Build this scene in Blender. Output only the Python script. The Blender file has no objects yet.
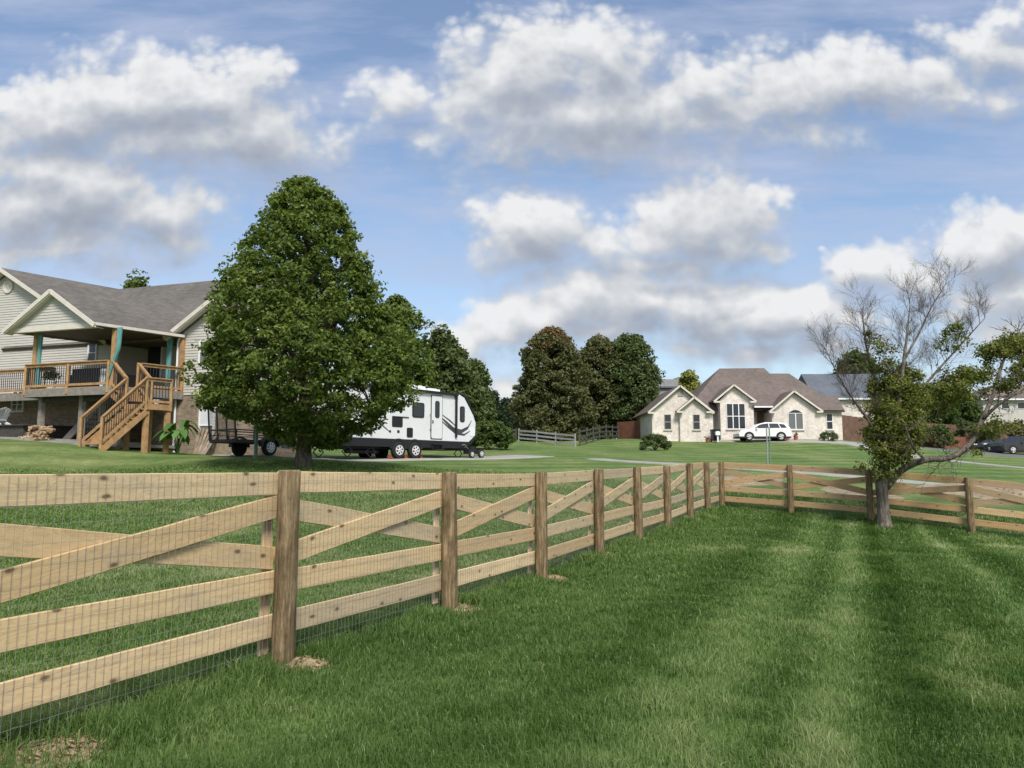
import bpy, math, random
import numpy as np
from mathutils import Vector, Matrix
random.seed(7); rng = np.random.default_rng(7)
S = bpy.context.scene
COL = S.collection
F = 760.0; H = 1.44; TH = math.atan(84/F); CT, ST = math.cos(TH), math.sin(TH)
V = Vector

def ray(px, py, d):
    """point of the place seen at a photo position, at depth d (metres along y)"""
    u = (px-512)/F; v = (384-py)/F
    x, y, z = u, CT - v*ST, ST + v*CT
    k = d/y
    return V((x*k, d, H+z*k))
def ux(px, d): return (px-512)/F*d/ (CT + 0.0) * 1.0 if False else ray(px, 466, d).x

# ------------------------------------------------------------------ terrain
CP = []
def cp(px, py, d): p = ray(px, py, d); CP.append((p.x, p.y, p.z))
def cw(x, y, z): CP.append((x, y, z))
for a in [(0,-6,0),(0,0,0),(0,3,0),(-6,0,0),(-6,5,0),(6,0,-.03),(5,6,-.06),(2,7,-.02),(3,12,0.0),(8,13,-.1),(12,12,-.35),(12,2,-.2),(-15,2,0.05),(-10,12,.1)]: cw(*a)
P0 = V((-.2921*5.7, 5.7)); PS = V((.18*5.7, .3998*5.7))
topy = [470,472,472,469,467,466,463.5,462.3,462]
PH = 1.42
posts_xy = [P0 + PS*k for k in range(-1, 9)]
post_h = {}
for k in range(9):
    d = 5.7*(1+.3998*k); z = H + (468-topy[k])*d/F - PH
    post_h[k] = z; q = P0+PS*k; cw(q.x, q.y, z)
post_h[-1] = 0.0
# right-hand run
def gxy(px, d): p = ray(px, 480, d); return V((p.x, p.y))
RP = [(791,513.5,22.6),(871,521,21.3),(972,533.5,19.7),(1092,549,18.2)]
rposts = []
for px, py, d in RP:
    p = ray(px, py, d); cw(p.x, p.y, p.z); rposts.append(V((p.x, p.y, p.z)))
_q = rposts[-1]*2-rposts[-2]; rposts.append(_q); cw(_q.x, _q.y, _q.z)
for a in [(-60,560,12),(100,552,12),(100,502,18),(100,467,24.5),(100,448.5,28.0),(70,446,27),(0,438,32),(-200,440,34),(180,453,31),(300,535,13.5),(303,466.5,24),(303,500,18),
          (265,456,28),(406,459,33.5),(470,458,37),(330,460.5,30.5),(450,464,30),(450,480,24),(600,478,27),(550,457,38),(620,461.5,36.5),(725,467.5,33),(850,477,31),(969,488,29.5),(1100,500,28),
          (725,490,26.5),(850,497,25),(969,511,23),(517,441,62),(577,446,62),(545,443,75),(620,439,70),(660,456,45),(700,452,52),(660,441,68),(720,441,69),(780,440,69),(842,441,68),(800,455,48),(900,456,58),(1024,469,48),
          (960,451,75),(920,445,92),(1100,450,92),(1000,480,36),(1010,462,60),(480,448,50),(430,444,60),(200,430,70)]: cp(*a)
for a in [(-60,0,0),(-60,40,3),(-60,90,5),(60,0,-2),(70,40,-1),(80,90,4),(0,110,5.5),(-40,120,5.5),(50,120,5.5),(0,-40,-.5),(-40,-30,0),(40,-30,-1)]: cw(*a)
C = np.array(CP)
def _U(r2): return np.where(r2 > 1e-9, .5*r2*np.log(np.maximum(r2, 1e-9)), 0)
n = len(C); A = np.zeros((n+3, n+3))
D2 = ((C[:, None, :2]-C[None, :, :2])**2).sum(-1)
A[:n, :n] = _U(D2) + np.eye(n)*.6
A[:n, n] = 1; A[:n, n+1:] = C[:, :2]; A[n, :n] = 1; A[n+1:, :n] = C[:, :2].T
Wt = np.linalg.solve(A, np.concatenate([C[:, 2], [0, 0, 0]]))
def hN(x, y):
    x = np.asarray(x, float); y = np.asarray(y, float); sh = x.shape; x = x.ravel(); y = y.ravel()
    out = np.zeros(len(x))
    for i in range(0, len(x), 40000):
        xs, ys = x[i:i+40000], y[i:i+40000]
        r2 = (xs[:, None]-C[None, :, 0])**2 + (ys[:, None]-C[None, :, 1])**2
        out[i:i+40000] = _U(r2) @ Wt[:n] + Wt[n] + Wt[n+1]*xs + Wt[n+2]*ys
    r = np.hypot(x, y-30); t = np.clip((r-75)/70, 0, 1); t = t*t*(3-2*t)
    far = np.where(y > 0, 5.0, 0.0)
    return (out*(1-t) + far*t).reshape(sh)
def h(x, y): return float(hN(np.array([x]), np.array([y]))[0])
def gp(px, d):
    p = ray(px, 460, d); return V((p.x, p.y, h(p.x, p.y)))

# ------------------------------------------------------------------ materials
def newmat(name):
    m = bpy.data.materials.new(name); m.use_nodes = True
    nt = m.node_tree; b = nt.nodes['Principled BSDF']; return m, nt, b
def N(nt, t, **k):
    n_ = nt.nodes.new(t)
    for a, v in k.items(): setattr(n_, a, v)
    return n_
def rgba(c): return (c[0], c[1], c[2], 1)
def mixc(nt, fac, a, b, mode='MIX'):
    m = N(nt, 'ShaderNodeMix', data_type='RGBA', blend_type=mode)
    L = nt.links
    for s, v in ((m.inputs[0], fac), (m.inputs[6], a), (m.inputs[7], b)):
        if isinstance(v, (int, float)): s.default_value = v
        elif isinstance(v, tuple): s.default_value = rgba(v)
        else: L.new(v, s)
    return m.outputs[2]
def ramp(nt, src, pts):
    r = N(nt, 'ShaderNodeValToRGB'); e = r.color_ramp.elements
    while len(e) < len(pts): e.new(.5)
    for q, (p, c) in zip(e, pts): q.position = p; q.color = rgba(c) if isinstance(c, tuple) else (c, c, c, 1)
    nt.links.new(src, r.inputs[0]); return r.outputs[0]
def noise(nt, vec, scale, detail=4, rough=.6):
    t = N(nt, 'ShaderNodeTexNoise'); t.inputs['Scale'].default_value = scale; t.inputs['Detail'].default_value = detail; t.inputs['Roughness'].default_value = rough
    if vec is not None: nt.links.new(vec, t.inputs['Vector'])
    return t.outputs['Fac']
def coord(nt, kind='Object'): return N(nt, 'ShaderNodeTexCoord').outputs[kind]
def mapping(nt, vec, scale=(1, 1, 1), loc=(0, 0, 0), rot=(0, 0, 0)):
    m = N(nt, 'ShaderNodeMapping'); m.inputs['Scale'].default_value = scale; m.inputs['Location'].default_value = loc; m.inputs['Rotation'].default_value = rot
    nt.links.new(vec, m.inputs[0]); return m.outputs[0]
def math_(nt, op, a, b=None, c=None, clamp=False):
    m = N(nt, 'ShaderNodeMath', operation=op); m.use_clamp = clamp
    for i, v in enumerate((a, b, c)):
        if v is None: continue
        if isinstance(v, (int, float)): m.inputs[i].default_value = v
        else: nt.links.new(v, m.inputs[i])
    return m.outputs[0]
def bump(nt, b, hgt, strength=.3, dist=.02):
    n_ = N(nt, 'ShaderNodeBump'); n_.inputs['Strength'].default_value = strength; n_.inputs['Distance'].default_value = dist
    nt.links.new(hgt, n_.inputs['Height']); nt.links.new(n_.outputs[0], b.inputs['Normal'])
def pm(name, col, rough=.7, var=.25, scale=6, bmp=.0, spec=.3, metal=0, dirt=None):
    m, nt, b = newmat(name)
    c = coord(nt)
    n1 = noise(nt, c, scale, 6, .65)
    lo = tuple(x*(1-var) for x in col); hi = tuple(min(1, x*(1+var)) for x in col)
    o = ramp(nt, n1, [(.3, lo), (.7, hi)])
    if dirt:
        n2 = noise(nt, c, scale*.35, 5, .7)
        f = ramp(nt, n2, [(.5, 0.0), (.72, .6)]); o = mixc(nt, f, o, dirt)
    nt.links.new(o, b.inputs['Base Color'])
    b.inputs['Roughness'].default_value = rough; b.inputs['Specular IOR Level'].default_value = spec; b.inputs['Metallic'].default_value = metal
    if bmp: bump(nt, b, noise(nt, c, scale*6, 4, .7), bmp, .01)
    return m
def wood(name, col, grain=1.0, knots=.5, grey=.3, rough=.8):
    """sawn wood, grain along the object's x axis"""
    m, nt, b = newmat(name); L = nt.links
    oi = N(nt, 'ShaderNodeObjectInfo'); c = coord(nt)
    off = N(nt, 'ShaderNodeVectorMath', operation='MULTIPLY_ADD')
    cmb = N(nt, 'ShaderNodeCombineXYZ')
    for i in range(3): L.new(oi.outputs['Random'], cmb.inputs[i])
    L.new(cmb.outputs[0], off.inputs[0]); off.inputs[1].default_value = (37, 11, 23); L.new(c, off.inputs[2]); c = off.outputs[0]
    warp = noise(nt, mapping(nt, c, (1.2, 4, 4)), 2, 2)
    wv = N(nt, 'ShaderNodeVectorMath', operation='ADD'); L.new(mapping(nt, c, (.9, 22, 22)), wv.inputs[0])
    wc = N(nt, 'ShaderNodeCombineXYZ'); w3 = math_(nt, 'MULTIPLY', warp, 6.0)
    L.new(w3, wc.inputs[1]); L.new(w3, wc.inputs[2]); L.new(wc.outputs[0], wv.inputs[1])
    g = noise(nt, wv.outputs[0], 2.2*grain, 5, .7)
    dk = tuple(x*y for x, y in zip(col, (.72, .66, .58))); lt = tuple(min(1, x*1.16) for x in col)
    o = ramp(nt, g, [(.25, dk), (.5, col), (.75, lt)])
    tint = ramp(nt, oi.outputs['Random'], [(0, (.74, .75, .78)), (.25, (1.1, 1.06, 1.0)), (.45, (.93, .82, .68)), (.7, (1.0, .97, .9)), (.85, (.85, .77, .66)), (1, (1.2, 1.17, 1.1))])
    o = mixc(nt, 1.0, o, tint, 'MULTIPLY')
    gr = ramp(nt, noise(nt, mapping(nt, c, (1.3, 5, 5)), 1.6, 5, .7), [(.48, 0.0), (.75, grey)])
    o = mixc(nt, gr, o, (.30, .27, .23))
    if knots:
        v = N(nt, 'ShaderNodeTexVoronoi', voronoi_dimensions='2D'); v.inputs['Scale'].default_value = 1.0
        sx_ = N(nt, 'ShaderNodeSeparateXYZ'); L.new(c, sx_.inputs[0]); kx = N(nt, 'ShaderNodeCombineXYZ')
        kn = math_(nt, 'MULTIPLY', noise(nt, c, 9, 2), .09)
        L.new(math_(nt, 'ADD', math_(nt, 'MULTIPLY', sx_.outputs[0], 2.1), kn), kx.inputs[0]); L.new(math_(nt, 'ADD', math_(nt, 'MULTIPLY', sx_.outputs[2], 4.2), kn), kx.inputs[1]); L.new(kx.outputs[0], v.inputs['Vector'])
        k = ramp(nt, v.outputs['Distance'], [(.025, 1.0), (.05, .8), (.062, .3), (.11, 0.0)])
        kk = math_(nt, 'MULTIPLY', k, knots); o = mixc(nt, kk, o, (.09, .055, .03))
    L.new(o, b.inputs['Base Color']); b.inputs['Roughness'].default_value = rough; b.inputs['Specular IOR Level'].default_value = .2
    bump(nt, b, g, .5, .004)
    return m
M = {}
M['board'] = wood('fence board wood', (.62, .485, .30), 1, .85, .5)
M['board_r'] = wood('orange fence board wood', (.55, .39, .22), 1, .8, .35)
M['batten'] = wood('batten wood', (.62, .51, .36), 1, .3, .4)
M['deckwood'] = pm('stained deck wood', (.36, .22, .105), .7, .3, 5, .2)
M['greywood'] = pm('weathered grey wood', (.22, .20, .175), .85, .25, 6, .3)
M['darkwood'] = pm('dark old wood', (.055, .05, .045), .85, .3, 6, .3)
M['baluster'] = pm('black metal baluster', (.03, .03, .03), .5, .2, 6)
M['wire'] = pm('galvanised wire', (.20, .20, .19), .6, .15, 6, metal=.2)
M['trim'] = pm('cream trim paint', (.60, .56, .49), .6, .08, 3)
M['white'] = pm('white paint', (.76, .77, .78), .45, .05, 2)
M['siding'] = pm('tan vinyl siding', (.48, .46, .42), .6, .06, 1.2)
M['soffit'] = pm('dark soffit', (.10, .085, .07), .8, .2, 3)
M['black'] = pm('black plastic', (.018, .018, .02), .5, .2, 6)
M['blackpaint'] = pm('black painted steel', (.02, .02, .022), .45, .3, 5)
M['rubber'] = pm('tyre rubber', (.022, .022, .022), .9, .2, 20)
M['rim'] = pm('silver wheel rim', (.7, .7, .71), .4, .08, 6, metal=.1)
M['teal'] = pm('teal curtain cloth', (.12, .31, .31), .9, .15, 5)
M['concrete'] = pm('pale concrete', (.31, .30, .27), .9, .14, 1.5, .2, dirt=(.30, .28, .24))
M['asphalt'] = pm('grey asphalt', (.13, .13, .135), .95, .15, 2, .2)
M['dirt'] = pm('dirt mound', (.27, .21, .145), 1, .35, 3, .8)
M['straw'] = pm('straw and loose soil', (.30, .225, .135), 1, .4, 14, .8)
M['greenpost'] = pm('green painted steel', (.12, .20, .15), .6, .2, 6)
M['steel'] = pm('grey galvanised steel', (.28, .30, .29), .5, .2, 8, metal=.4)
M['bark_old'] = pm('plain bark', (.16, .13, .105), .95, .45, 7, .9)
def barkm(name, lo, mid, hi):
    m, nt, b = newmat(name); c = coord(nt); g1 = noise(nt, mapping(nt, c, (14, 14, 2.6)), 1.3, 6, .72); g2 = noise(nt, c, 3.5, 4, .6)
    o = ramp(nt, g1, [(.33, lo), (.5, mid), (.66, hi)]); o = mixc(nt, 1, o, ramp(nt, g2, [(.3, (.7, .7, .7)), (.7, (1.2, 1.2, 1.18))]), 'MULTIPLY')
    nt.links.new(o, b.inputs['Base Color']); b.inputs['Roughness'].default_value = .95; b.inputs['Specular IOR Level'].default_value = .1; bump(nt, b, g1, 1.0, .05); return m
M['bark2'] = barkm('grey furrowed bark', (.05, .04, .032), (.15, .13, .108), (.26, .235, .205)); M['bark'] = barkm('grey brown bark', (.045, .035, .026), (.13, .105, .082), (.22, .19, .155))
M['fencegrey'] = pm('weathered white fence paint', (.27, .27, .265), .8, .2, 4)
M['fencedark'] = pm('dark creosote fence', (.07, .07, .065), .85, .3, 4)
M['redfence'] = pm('red stained cedar fence', (.20, .085, .055), .85, .25, 2, .2)
M['brownfence'] = pm('brown stained privacy fence', (.16, .095, .065), .85, .3, 2, .2)
M['orangeplastic'] = pm('terracotta pot', (.35, .11, .06), .8, .2, 5)
M['redplastic'] = pm('red plastic', (.45, .05, .04), .5, .1, 5)
M['door'] = pm('brown front door', (.17, .075, .04), .6, .2, 4)
M['blind'] = pm('window blinds', (.62, .64, .66), .7, .05, 10)
M['door_grey'] = pm('pale garage door', (.52, .52, .5), .6, .05, 3)
M['stone'] = pm('grey block', (.3, .29, .27), .9, .2, 5, .3)
M['firewood'] = pm('split firewood', (.34, .24, .15), .9, .5, 4, .4)

def glassm(name, col=(.02, .025, .03), rough=.08):
    m, nt, b = newmat(name); b.inputs['Base Color'].default_value = rgba(col); b.inputs['Roughness'].default_value = rough
    b.inputs['Specular IOR Level'].default_value = .6
    bump(nt, b, noise(nt, coord(nt), 1.2, 2), .06, .05); return m
M['glass'] = glassm('dark window glass'); M['glassblue'] = glassm('window glass coloured as lit', (.13, .14, .14), .15)  # second glass only has a paler base colour, to look lit
def carpaint(name, col):
    m, nt, b = newmat(name); b.inputs['Base Color'].default_value = rgba(col); b.inputs['Roughness'].default_value = .25
    b.inputs['Coat Weight'].default_value = .6; b.inputs['Coat Roughness'].default_value = .05
    n1 = noise(nt, coord(nt), 5, 4); o = ramp(nt, n1, [(.3, tuple(c*.93 for c in col)), (.7, col)]); nt.links.new(o, b.inputs['Base Color']); return m
M['rvwhite'] = carpaint('white gel coat', (.72, .73, .74)); M['carwhite'] = carpaint('white car paint', (.78, .78, .79)); M['cardark'] = carpaint('black car paint', (.02, .022, .026))
M['swoosh'] = pm('black and grey vinyl graphic', (.06, .06, .065), .5, .2, 3)

def brickm(name, ax, c1, c2, mortar, bw=.22, bh=.08, mix=.5):
    m, nt, b = newmat(name); L = nt.links
    g_ = N(nt, 'ShaderNodeNewGeometry'); dp = N(nt, 'ShaderNodeVectorMath', operation='DOT_PRODUCT'); L.new(g_.outputs['Position'], dp.inputs[0]); dp.inputs[1].default_value = (ax[0], ax[1], 0)
    sx = N(nt, 'ShaderNodeSeparateXYZ'); L.new(g_.outputs['Position'], sx.inputs[0])
    cb = N(nt, 'ShaderNodeCombineXYZ'); L.new(dp.outputs['Value'], cb.inputs[0]); L.new(sx.outputs[2], cb.inputs[1])
    t = N(nt, 'ShaderNodeTexBrick'); L.new(cb.outputs[0], t.inputs['Vector']); t.inputs['Scale'].default_value = 1
    t.inputs['Brick Width'].default_value = bw; t.inputs['Row Height'].default_value = bh; t.inputs['Mortar Size'].default_value = .006; t.inputs['Bias'].default_value = mix-.5
    t.inputs['Color1'].default_value = rgba(c1); t.inputs['Color2'].default_value = rgba(c2); t.inputs['Mortar'].default_value = rgba(mortar)
    n1 = noise(nt, g_.outputs['Position'], 1.3, 5); o = mixc(nt, 1, t.outputs[0], ramp(nt, n1, [(.3, (.78, .78, .78)), (.7, (1.12, 1.12, 1.12))]), 'MULTIPLY')
    n2 = noise(nt, g_.outputs['Position'], 5, 3); o = mixc(nt, 1, o, ramp(nt, n2, [(.3, (.8, .8, .8)), (.7, (1.12, 1.1, 1.06))]), 'MULTIPLY')
    L.new(o, b.inputs['Base Color']); b.inputs['Roughness'].default_value = .9; bump(nt, b, t.outputs['Fac'], -.4, .01); return m
G = V((.951, -.309, 0)); Dv = V((.616, .788, 0))
M['brick'] = brickm('tan brown brick', (G.x, G.y), (.30, .23, .16), (.20, .145, .10), (.34, .31, .27))
M['brickcream'] = brickm('cream brick', (1, 0), (.72, .67, .61), (.65, .57, .515), (.72, .69, .65))
def shinglem(name, c1, c2):
    m, nt, b = newmat(name); L = nt.links
    g_ = N(nt, 'ShaderNodeNewGeometry'); v = mapping(nt, g_.outputs['Position'], (1.6, 1.6, 7))
    n1 = noise(nt, v, 1.6, 5, .8); n2 = noise(nt, g_.outputs['Position'], .5, 4)
    o = ramp(nt, n1, [(.3, c1), (.68, c2)]); o = mixc(nt, 1, o, ramp(nt, n2, [(.3, (.85, .85, .85)), (.7, (1.12, 1.12, 1.12))]), 'MULTIPLY')
    sz = N(nt, 'ShaderNodeSeparateXYZ'); L.new(g_.outputs['Position'], sz.inputs[0])
    fr = math_(nt, 'FRACT', math_(nt, 'MULTIPLY', sz.outputs[2], 13.0))
    L.new(o, b.inputs['Base Color']); b.inputs['Roughness'].default_value = .95; b.inputs['Specular IOR Level'].default_value = .1; bump(nt, b, fr, .35, .02); return m
M['shingle'] = shinglem('grey brown shingles', (.085, .077, .070), (.175, .162, .148))
M['shingle2'] = shinglem('brown shingles', (.10, .08, .072), (.20, .165, .148))
M['shingle3'] = shinglem('blue grey shingles', (.085, .10, .12), (.15, .165, .19))

def leafm(name, c1, c2, c3, tr=.3, top=None):
    m, nt, b = newmat(name); L = nt.links; nt.nodes.remove(b)
    a = N(nt, 'ShaderNodeAttribute', attribute_name='tint')
    o = ramp(nt, a.outputs['Fac'], [(0, c1), (.55, c2), (1, c3)])
    d = N(nt, 'ShaderNodeBsdfPrincipled'); L.new(o, d.inputs['Base Color']); d.inputs['Roughness'].default_value = .55; d.inputs['Specular IOR Level'].default_value = .25
    t = N(nt, 'ShaderNodeBsdfTranslucent'); L.new(mixc(nt, 1, o, (1.3, 1.4, .6), 'MULTIPLY'), t.inputs[0])
    mx = N(nt, 'ShaderNodeMixShader'); mx.inputs[0].default_value = tr; L.new(d.outputs[0], mx.inputs[1]); L.new(t.outputs[0], mx.inputs[2])
    L.new(mx.outputs[0], nt.nodes['Material Output'].inputs[0]); return m
M['leaf'] = leafm('maple leaves', (.06, .095, .02), (.13, .178, .038), (.26, .30, .08), .4)
M['leaf_dark'] = leafm('dark tree leaves', (.06, .085, .028), (.105, .14, .05), (.18, .20, .08))
M['leaf_red'] = leafm('turning tree leaves', (.065, .080, .03), (.135, .140, .055), (.26, .125, .075))
M['leaf_conifer'] = leafm('conifer needles', (.018, .035, .016), (.03, .05, .024), (.05, .075, .035))
M['leaf_yellow'] = leafm('yellow green leaves', (.16, .19, .05), (.30, .30, .09), (.42, .38, .12))
M['leaf_ornamental'] = leafm('ornamental tree leaves', (.075, .10, .024), (.17, .195, .048), (.36, .33, .10), .42)
M['leaf_shrub'] = leafm('shrub leaves', (.04, .07, .018), (.08, .12, .03), (.14, .18, .05))
M['leaf_banana'] = leafm('banana leaves', (.05, .11, .03), (.09, .19, .05), (.14, .26, .08), .2)
M['grass'] = leafm('grass blades', (.044, .096, .022), (.128, .212, .054), (.34, .37, .18), .35)

def lawn_mat():
    m, nt, b = newmat('mown lawn'); L = nt.links
    g_ = N(nt, 'ShaderNodeNewGeometry').outputs['Position']
    n1 = noise(nt, mapping(nt, g_, (1, .5, 1)), .3, 6, .68); n2 = noise(nt, g_, 3.0, 5, .7); n3 = noise(nt, g_, 22, 4, .7)
    o = ramp(nt, n1, [(.3, (.085, .150, .042)), (.5, (.130, .190, .060)), (.70, (.215, .245, .095))])
    o = mixc(nt, 1, o, ramp(nt, n2, [(.3, (.72, .76, .7)), (.7, (1.22, 1.18, 1.2))]), 'MULTIPLY')
    o = mixc(nt, 1, o, ramp(nt, n3, [(.3, (.62, .66, .6)), (.7, (1.3, 1.26, 1.3))]), 'MULTIPLY')
    # mower passes: sheen of leaning grass painted as light and dark bands
    wv = N(nt, 'ShaderNodeTexWave', wave_type='BANDS', bands_direction='X'); wv.inputs['Scale'].default_value = .16; wv.inputs['Distortion'].default_value = 1.6; wv.inputs['Detail'].default_value = 2; wv.inputs['Detail Scale'].default_value = .4
    L.new(mapping(nt, g_, rot=(0, 0, math.radians(62))), wv.inputs['Vector'])
    o = mixc(nt, 1, o, ramp(nt, wv.outputs['Fac'], [(.2, (.82, .86, .80)), (.8, (1.16, 1.13, 1.15))]), 'MULTIPLY')
    L.new(o, b.inputs['Base Color']); b.inputs['Roughness'].default_value = .9; b.inputs['Specular IOR Level'].default_value = .12
    bump(nt, b, n3, .8, .06); return m
M['lawn'] = lawn_mat()

# ------------------------------------------------------------------ mesh building
class MB:
    def __init__(s): s.v = []; s.f = []
    def add(s, vs, fs):
        o = len(s.v); s.v += [tuple(p) for p in vs]; s.f += [tuple(i+o for i in f) for f in fs]; return s
    def box(s, c, size, ax=None, rz=0):
        if ax is None: ax = (V((math.cos(rz), math.sin(rz), 0)), V((-math.sin(rz), math.cos(rz), 0)), V((0, 0, 1)))
        c = V(c); hx = [a*b/2 for a, b in zip(ax, size)]
        vs = [c + hx[0]*i + hx[1]*j + hx[2]*k for i in (-1, 1) for j in (-1, 1) for k in (-1, 1)]
        return s.add(vs, [(0,1,3,2),(4,6,7,5),(0,4,5,1),(2,3,7,6),(0,2,6,4),(1,5,7,3)])
    def beam(s, p, q, w, t, up=V((0, 0, 1))):
        """box from p to q, w across (horizontal), t along up"""
        p = V(p); q = V(q); x = (q-p); L = x.length
        if L < 1e-6: return s
        x.normalize(); y = up.cross(x)
        if y.length < 1e-4: y = V((1, 0, 0)).cross(x)
        y.normalize(); z = x.cross(y)
        return s.box((p+q)/2, (L, w, t), (x, y, z))
    def tube(s, pts, rad, n_=8, cap=True, jit=0):
        pts = [V(p) for p in pts]; m = len(pts); o = len(s.v); vs = []; fs = []; prev = None
        for i, p in enumerate(pts):
            t = (pts[min(i+1, m-1)] - pts[max(i-1, 0)])
            if t.length < 1e-9: t = V((0, 0, 1))
            t.normalize()
            a = prev if prev is not None else (V((0, 0, 1)) if abs(t.z) < .9 else V((1, 0, 0)))
            a = (a - t*a.dot(t)); a.normalize(); b = t.cross(a); prev = a
            r = rad[i] if hasattr(rad, '__len__') else rad
            for k in range(n_):
                an = 2*math.pi*k/n_; rr = r*(1+random.uniform(-jit, jit))
                vs.append(p + (a*math.cos(an) + b*math.sin(an))*rr)
        for i in range(m-1):
            for k in range(n_):
                fs.append((i*n_+k, i*n_+(k+1) % n_, (i+1)*n_+(k+1) % n_, (i+1)*n_+k))
        if cap: fs.append(tuple(range(n_-1, -1, -1))); fs.append(tuple((m-1)*n_+k for k in range(n_)))
        return s.add(vs, fs)
    def prism(s, poly, vec):
        """planar polygon extruded by a vector"""
        vec = V(vec); k = len(poly); vs = [V(p) for p in poly] + [V(p)+vec for p in poly]
        fs = [tuple(range(k)), tuple(range(2*k-1, k-1, -1))] + [(i, i+k, (i+1) % k + k, (i+1) % k) for i in range(k)]
        return s.add(vs, fs)
    def lathe(s, c, prof, n_=16, axis=V((0, 0, 1))):
        axis = V(axis).normalized(); a = V((1, 0, 0)) if abs(axis.x) < .9 else V((0, 1, 0)); a = (a-axis*a.dot(axis)).normalized(); b = axis.cross(a)
        vs = []; fs = []; m = len(prof); c = V(c)
        for r, z in prof:
            for k in range(n_):
                an = 2*math.pi*k/n_; vs.append(c + axis*z + (a*math.cos(an)+b*math.sin(an))*r)
        for i in range(m-1):
            for k in range(n_): fs.append((i*n_+k, i*n_+(k+1) % n_, (i+1)*n_+(k+1) % n_, (i+1)*n_+k))
        fs.append(tuple(range(n_-1, -1, -1))); fs.append(tuple((m-1)*n_+k for k in range(n_)))
        return s.add(vs, fs)
    def build(s, name, mat, parent=None, smooth=False, label=None):
        off = worldloc(parent)
        me = bpy.data.meshes.new(name); me.from_pydata([(x-off.x, y-off.y, z-off.z) for x, y, z in s.v], [], s.f); me.update()
        bm_ = __import__('bmesh').new(); bm_.from_mesh(me); __import__('bmesh').ops.recalc_face_normals(bm_, faces=bm_.faces); bm_.to_mesh(me); bm_.free()
        if smooth: me.polygons.foreach_set('use_smooth', [True]*len(me.polygons))
        me.materials.append(mat if not isinstance(mat, str) else M[mat])
        o = bpy.data.objects.new(name, me); COL.objects.link(o)
        if parent is not None: o.parent = parent
        if label: o['label'] = label
        return o
def worldloc(o):
    p = V((0, 0, 0))
    while o is not None: p = p + o.location; o = o.parent
    return p
def tag(o, label=None, cat=None, group=None, kind=None):
    if label: o['label'] = label
    if cat: o['category'] = cat
    if group: o['group'] = group
    if kind: o['kind'] = kind
    return o
def thing(name, label, cat, loc=(0, 0, 0), group=None):
    o = bpy.data.objects.new(name, None); COL.objects.link(o); o.location = loc; o.empty_display_size = .2
    return tag(o, label, cat, group)
def npmesh(name, verts, faces_flat, loop_n, mat, parent=None, tint=None, smooth=False):
    """fast mesh; all faces have loop_n corners"""
    off = worldloc(parent); verts = verts - np.array(off)
    me = bpy.data.meshes.new(name); nf = len(faces_flat)//loop_n
    me.vertices.add(len(verts)); me.vertices.foreach_set('co', verts.astype(np.float32).ravel())
    me.loops.add(len(faces_flat)); me.loops.foreach_set('vertex_index', faces_flat.astype(np.int32))
    me.polygons.add(nf); me.polygons.foreach_set('loop_start', np.arange(0, nf*loop_n, loop_n, dtype=np.int32)); me.polygons.foreach_set('loop_total', np.full(nf, loop_n, dtype=np.int32))
    if smooth: me.polygons.foreach_set('use_smooth', np.ones(nf, dtype=bool))
    me.update(calc_edges=True)
    if tint is not None:
        at = me.attributes.new('tint', 'FLOAT', 'POINT'); at.data.foreach_set('value', tint.astype(np.float32))
    me.materials.append(M[mat]); o = bpy.data.objects.new(name, me); COL.objects.link(o)
    if parent is not None: o.parent = parent
    return o

# value noise for numpy
_nt = rng.random((64, 64))
def vn(x, y, s):
    x = x*s; y = y*s; xi = np.floor(x).astype(int); yi = np.floor(y).astype(int); fx = x-xi; fy = y-yi; fx = fx*fx*(3-2*fx); fy = fy*fy*(3-2*fy)
    g = lambda a, b: _nt[a % 64, b % 64]
    return (g(xi, yi)*(1-fx)+g(xi+1, yi)*fx)*(1-fy) + (g(xi, yi+1)*(1-fx)+g(xi+1, yi+1)*fx)*fy

# ------------------------------------------------------------------ ground
def axis(lo, hi, far, step):
    a = list(np.arange(lo, hi+.01, step)); s_ = step; p = hi
    while p < far: s_ *= 1.35; p += s_; a.append(p)
    s_ = step; p = lo; b = []
    while p > -far: s_ *= 1.35; p -= s_; b.append(p)
    return np.array(b[::-1]+a)
gx = axis(-45, 60, 900, .7); gy = axis(-4, 100, 1100, .7)
X, Y = np.meshgrid(gx, gy, indexing='ij'); Z = hN(X, Y)
Z = Z + (vn(X, Y, .9)-.5)*.03*(np.hypot(X, Y) < 60)
nx, ny = X.shape; idx = np.arange(nx*ny).reshape(nx, ny)
fq = np.stack([idx[:-1, :-1], idx[1:, :-1], idx[1:, 1:], idx[:-1, 1:]], -1).reshape(-1)
gr = npmesh('lawn', np.stack([X, Y, Z], -1).reshape(-1, 3), fq, 4, 'lawn', smooth=True); tag(gr, kind='structure')

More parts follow.
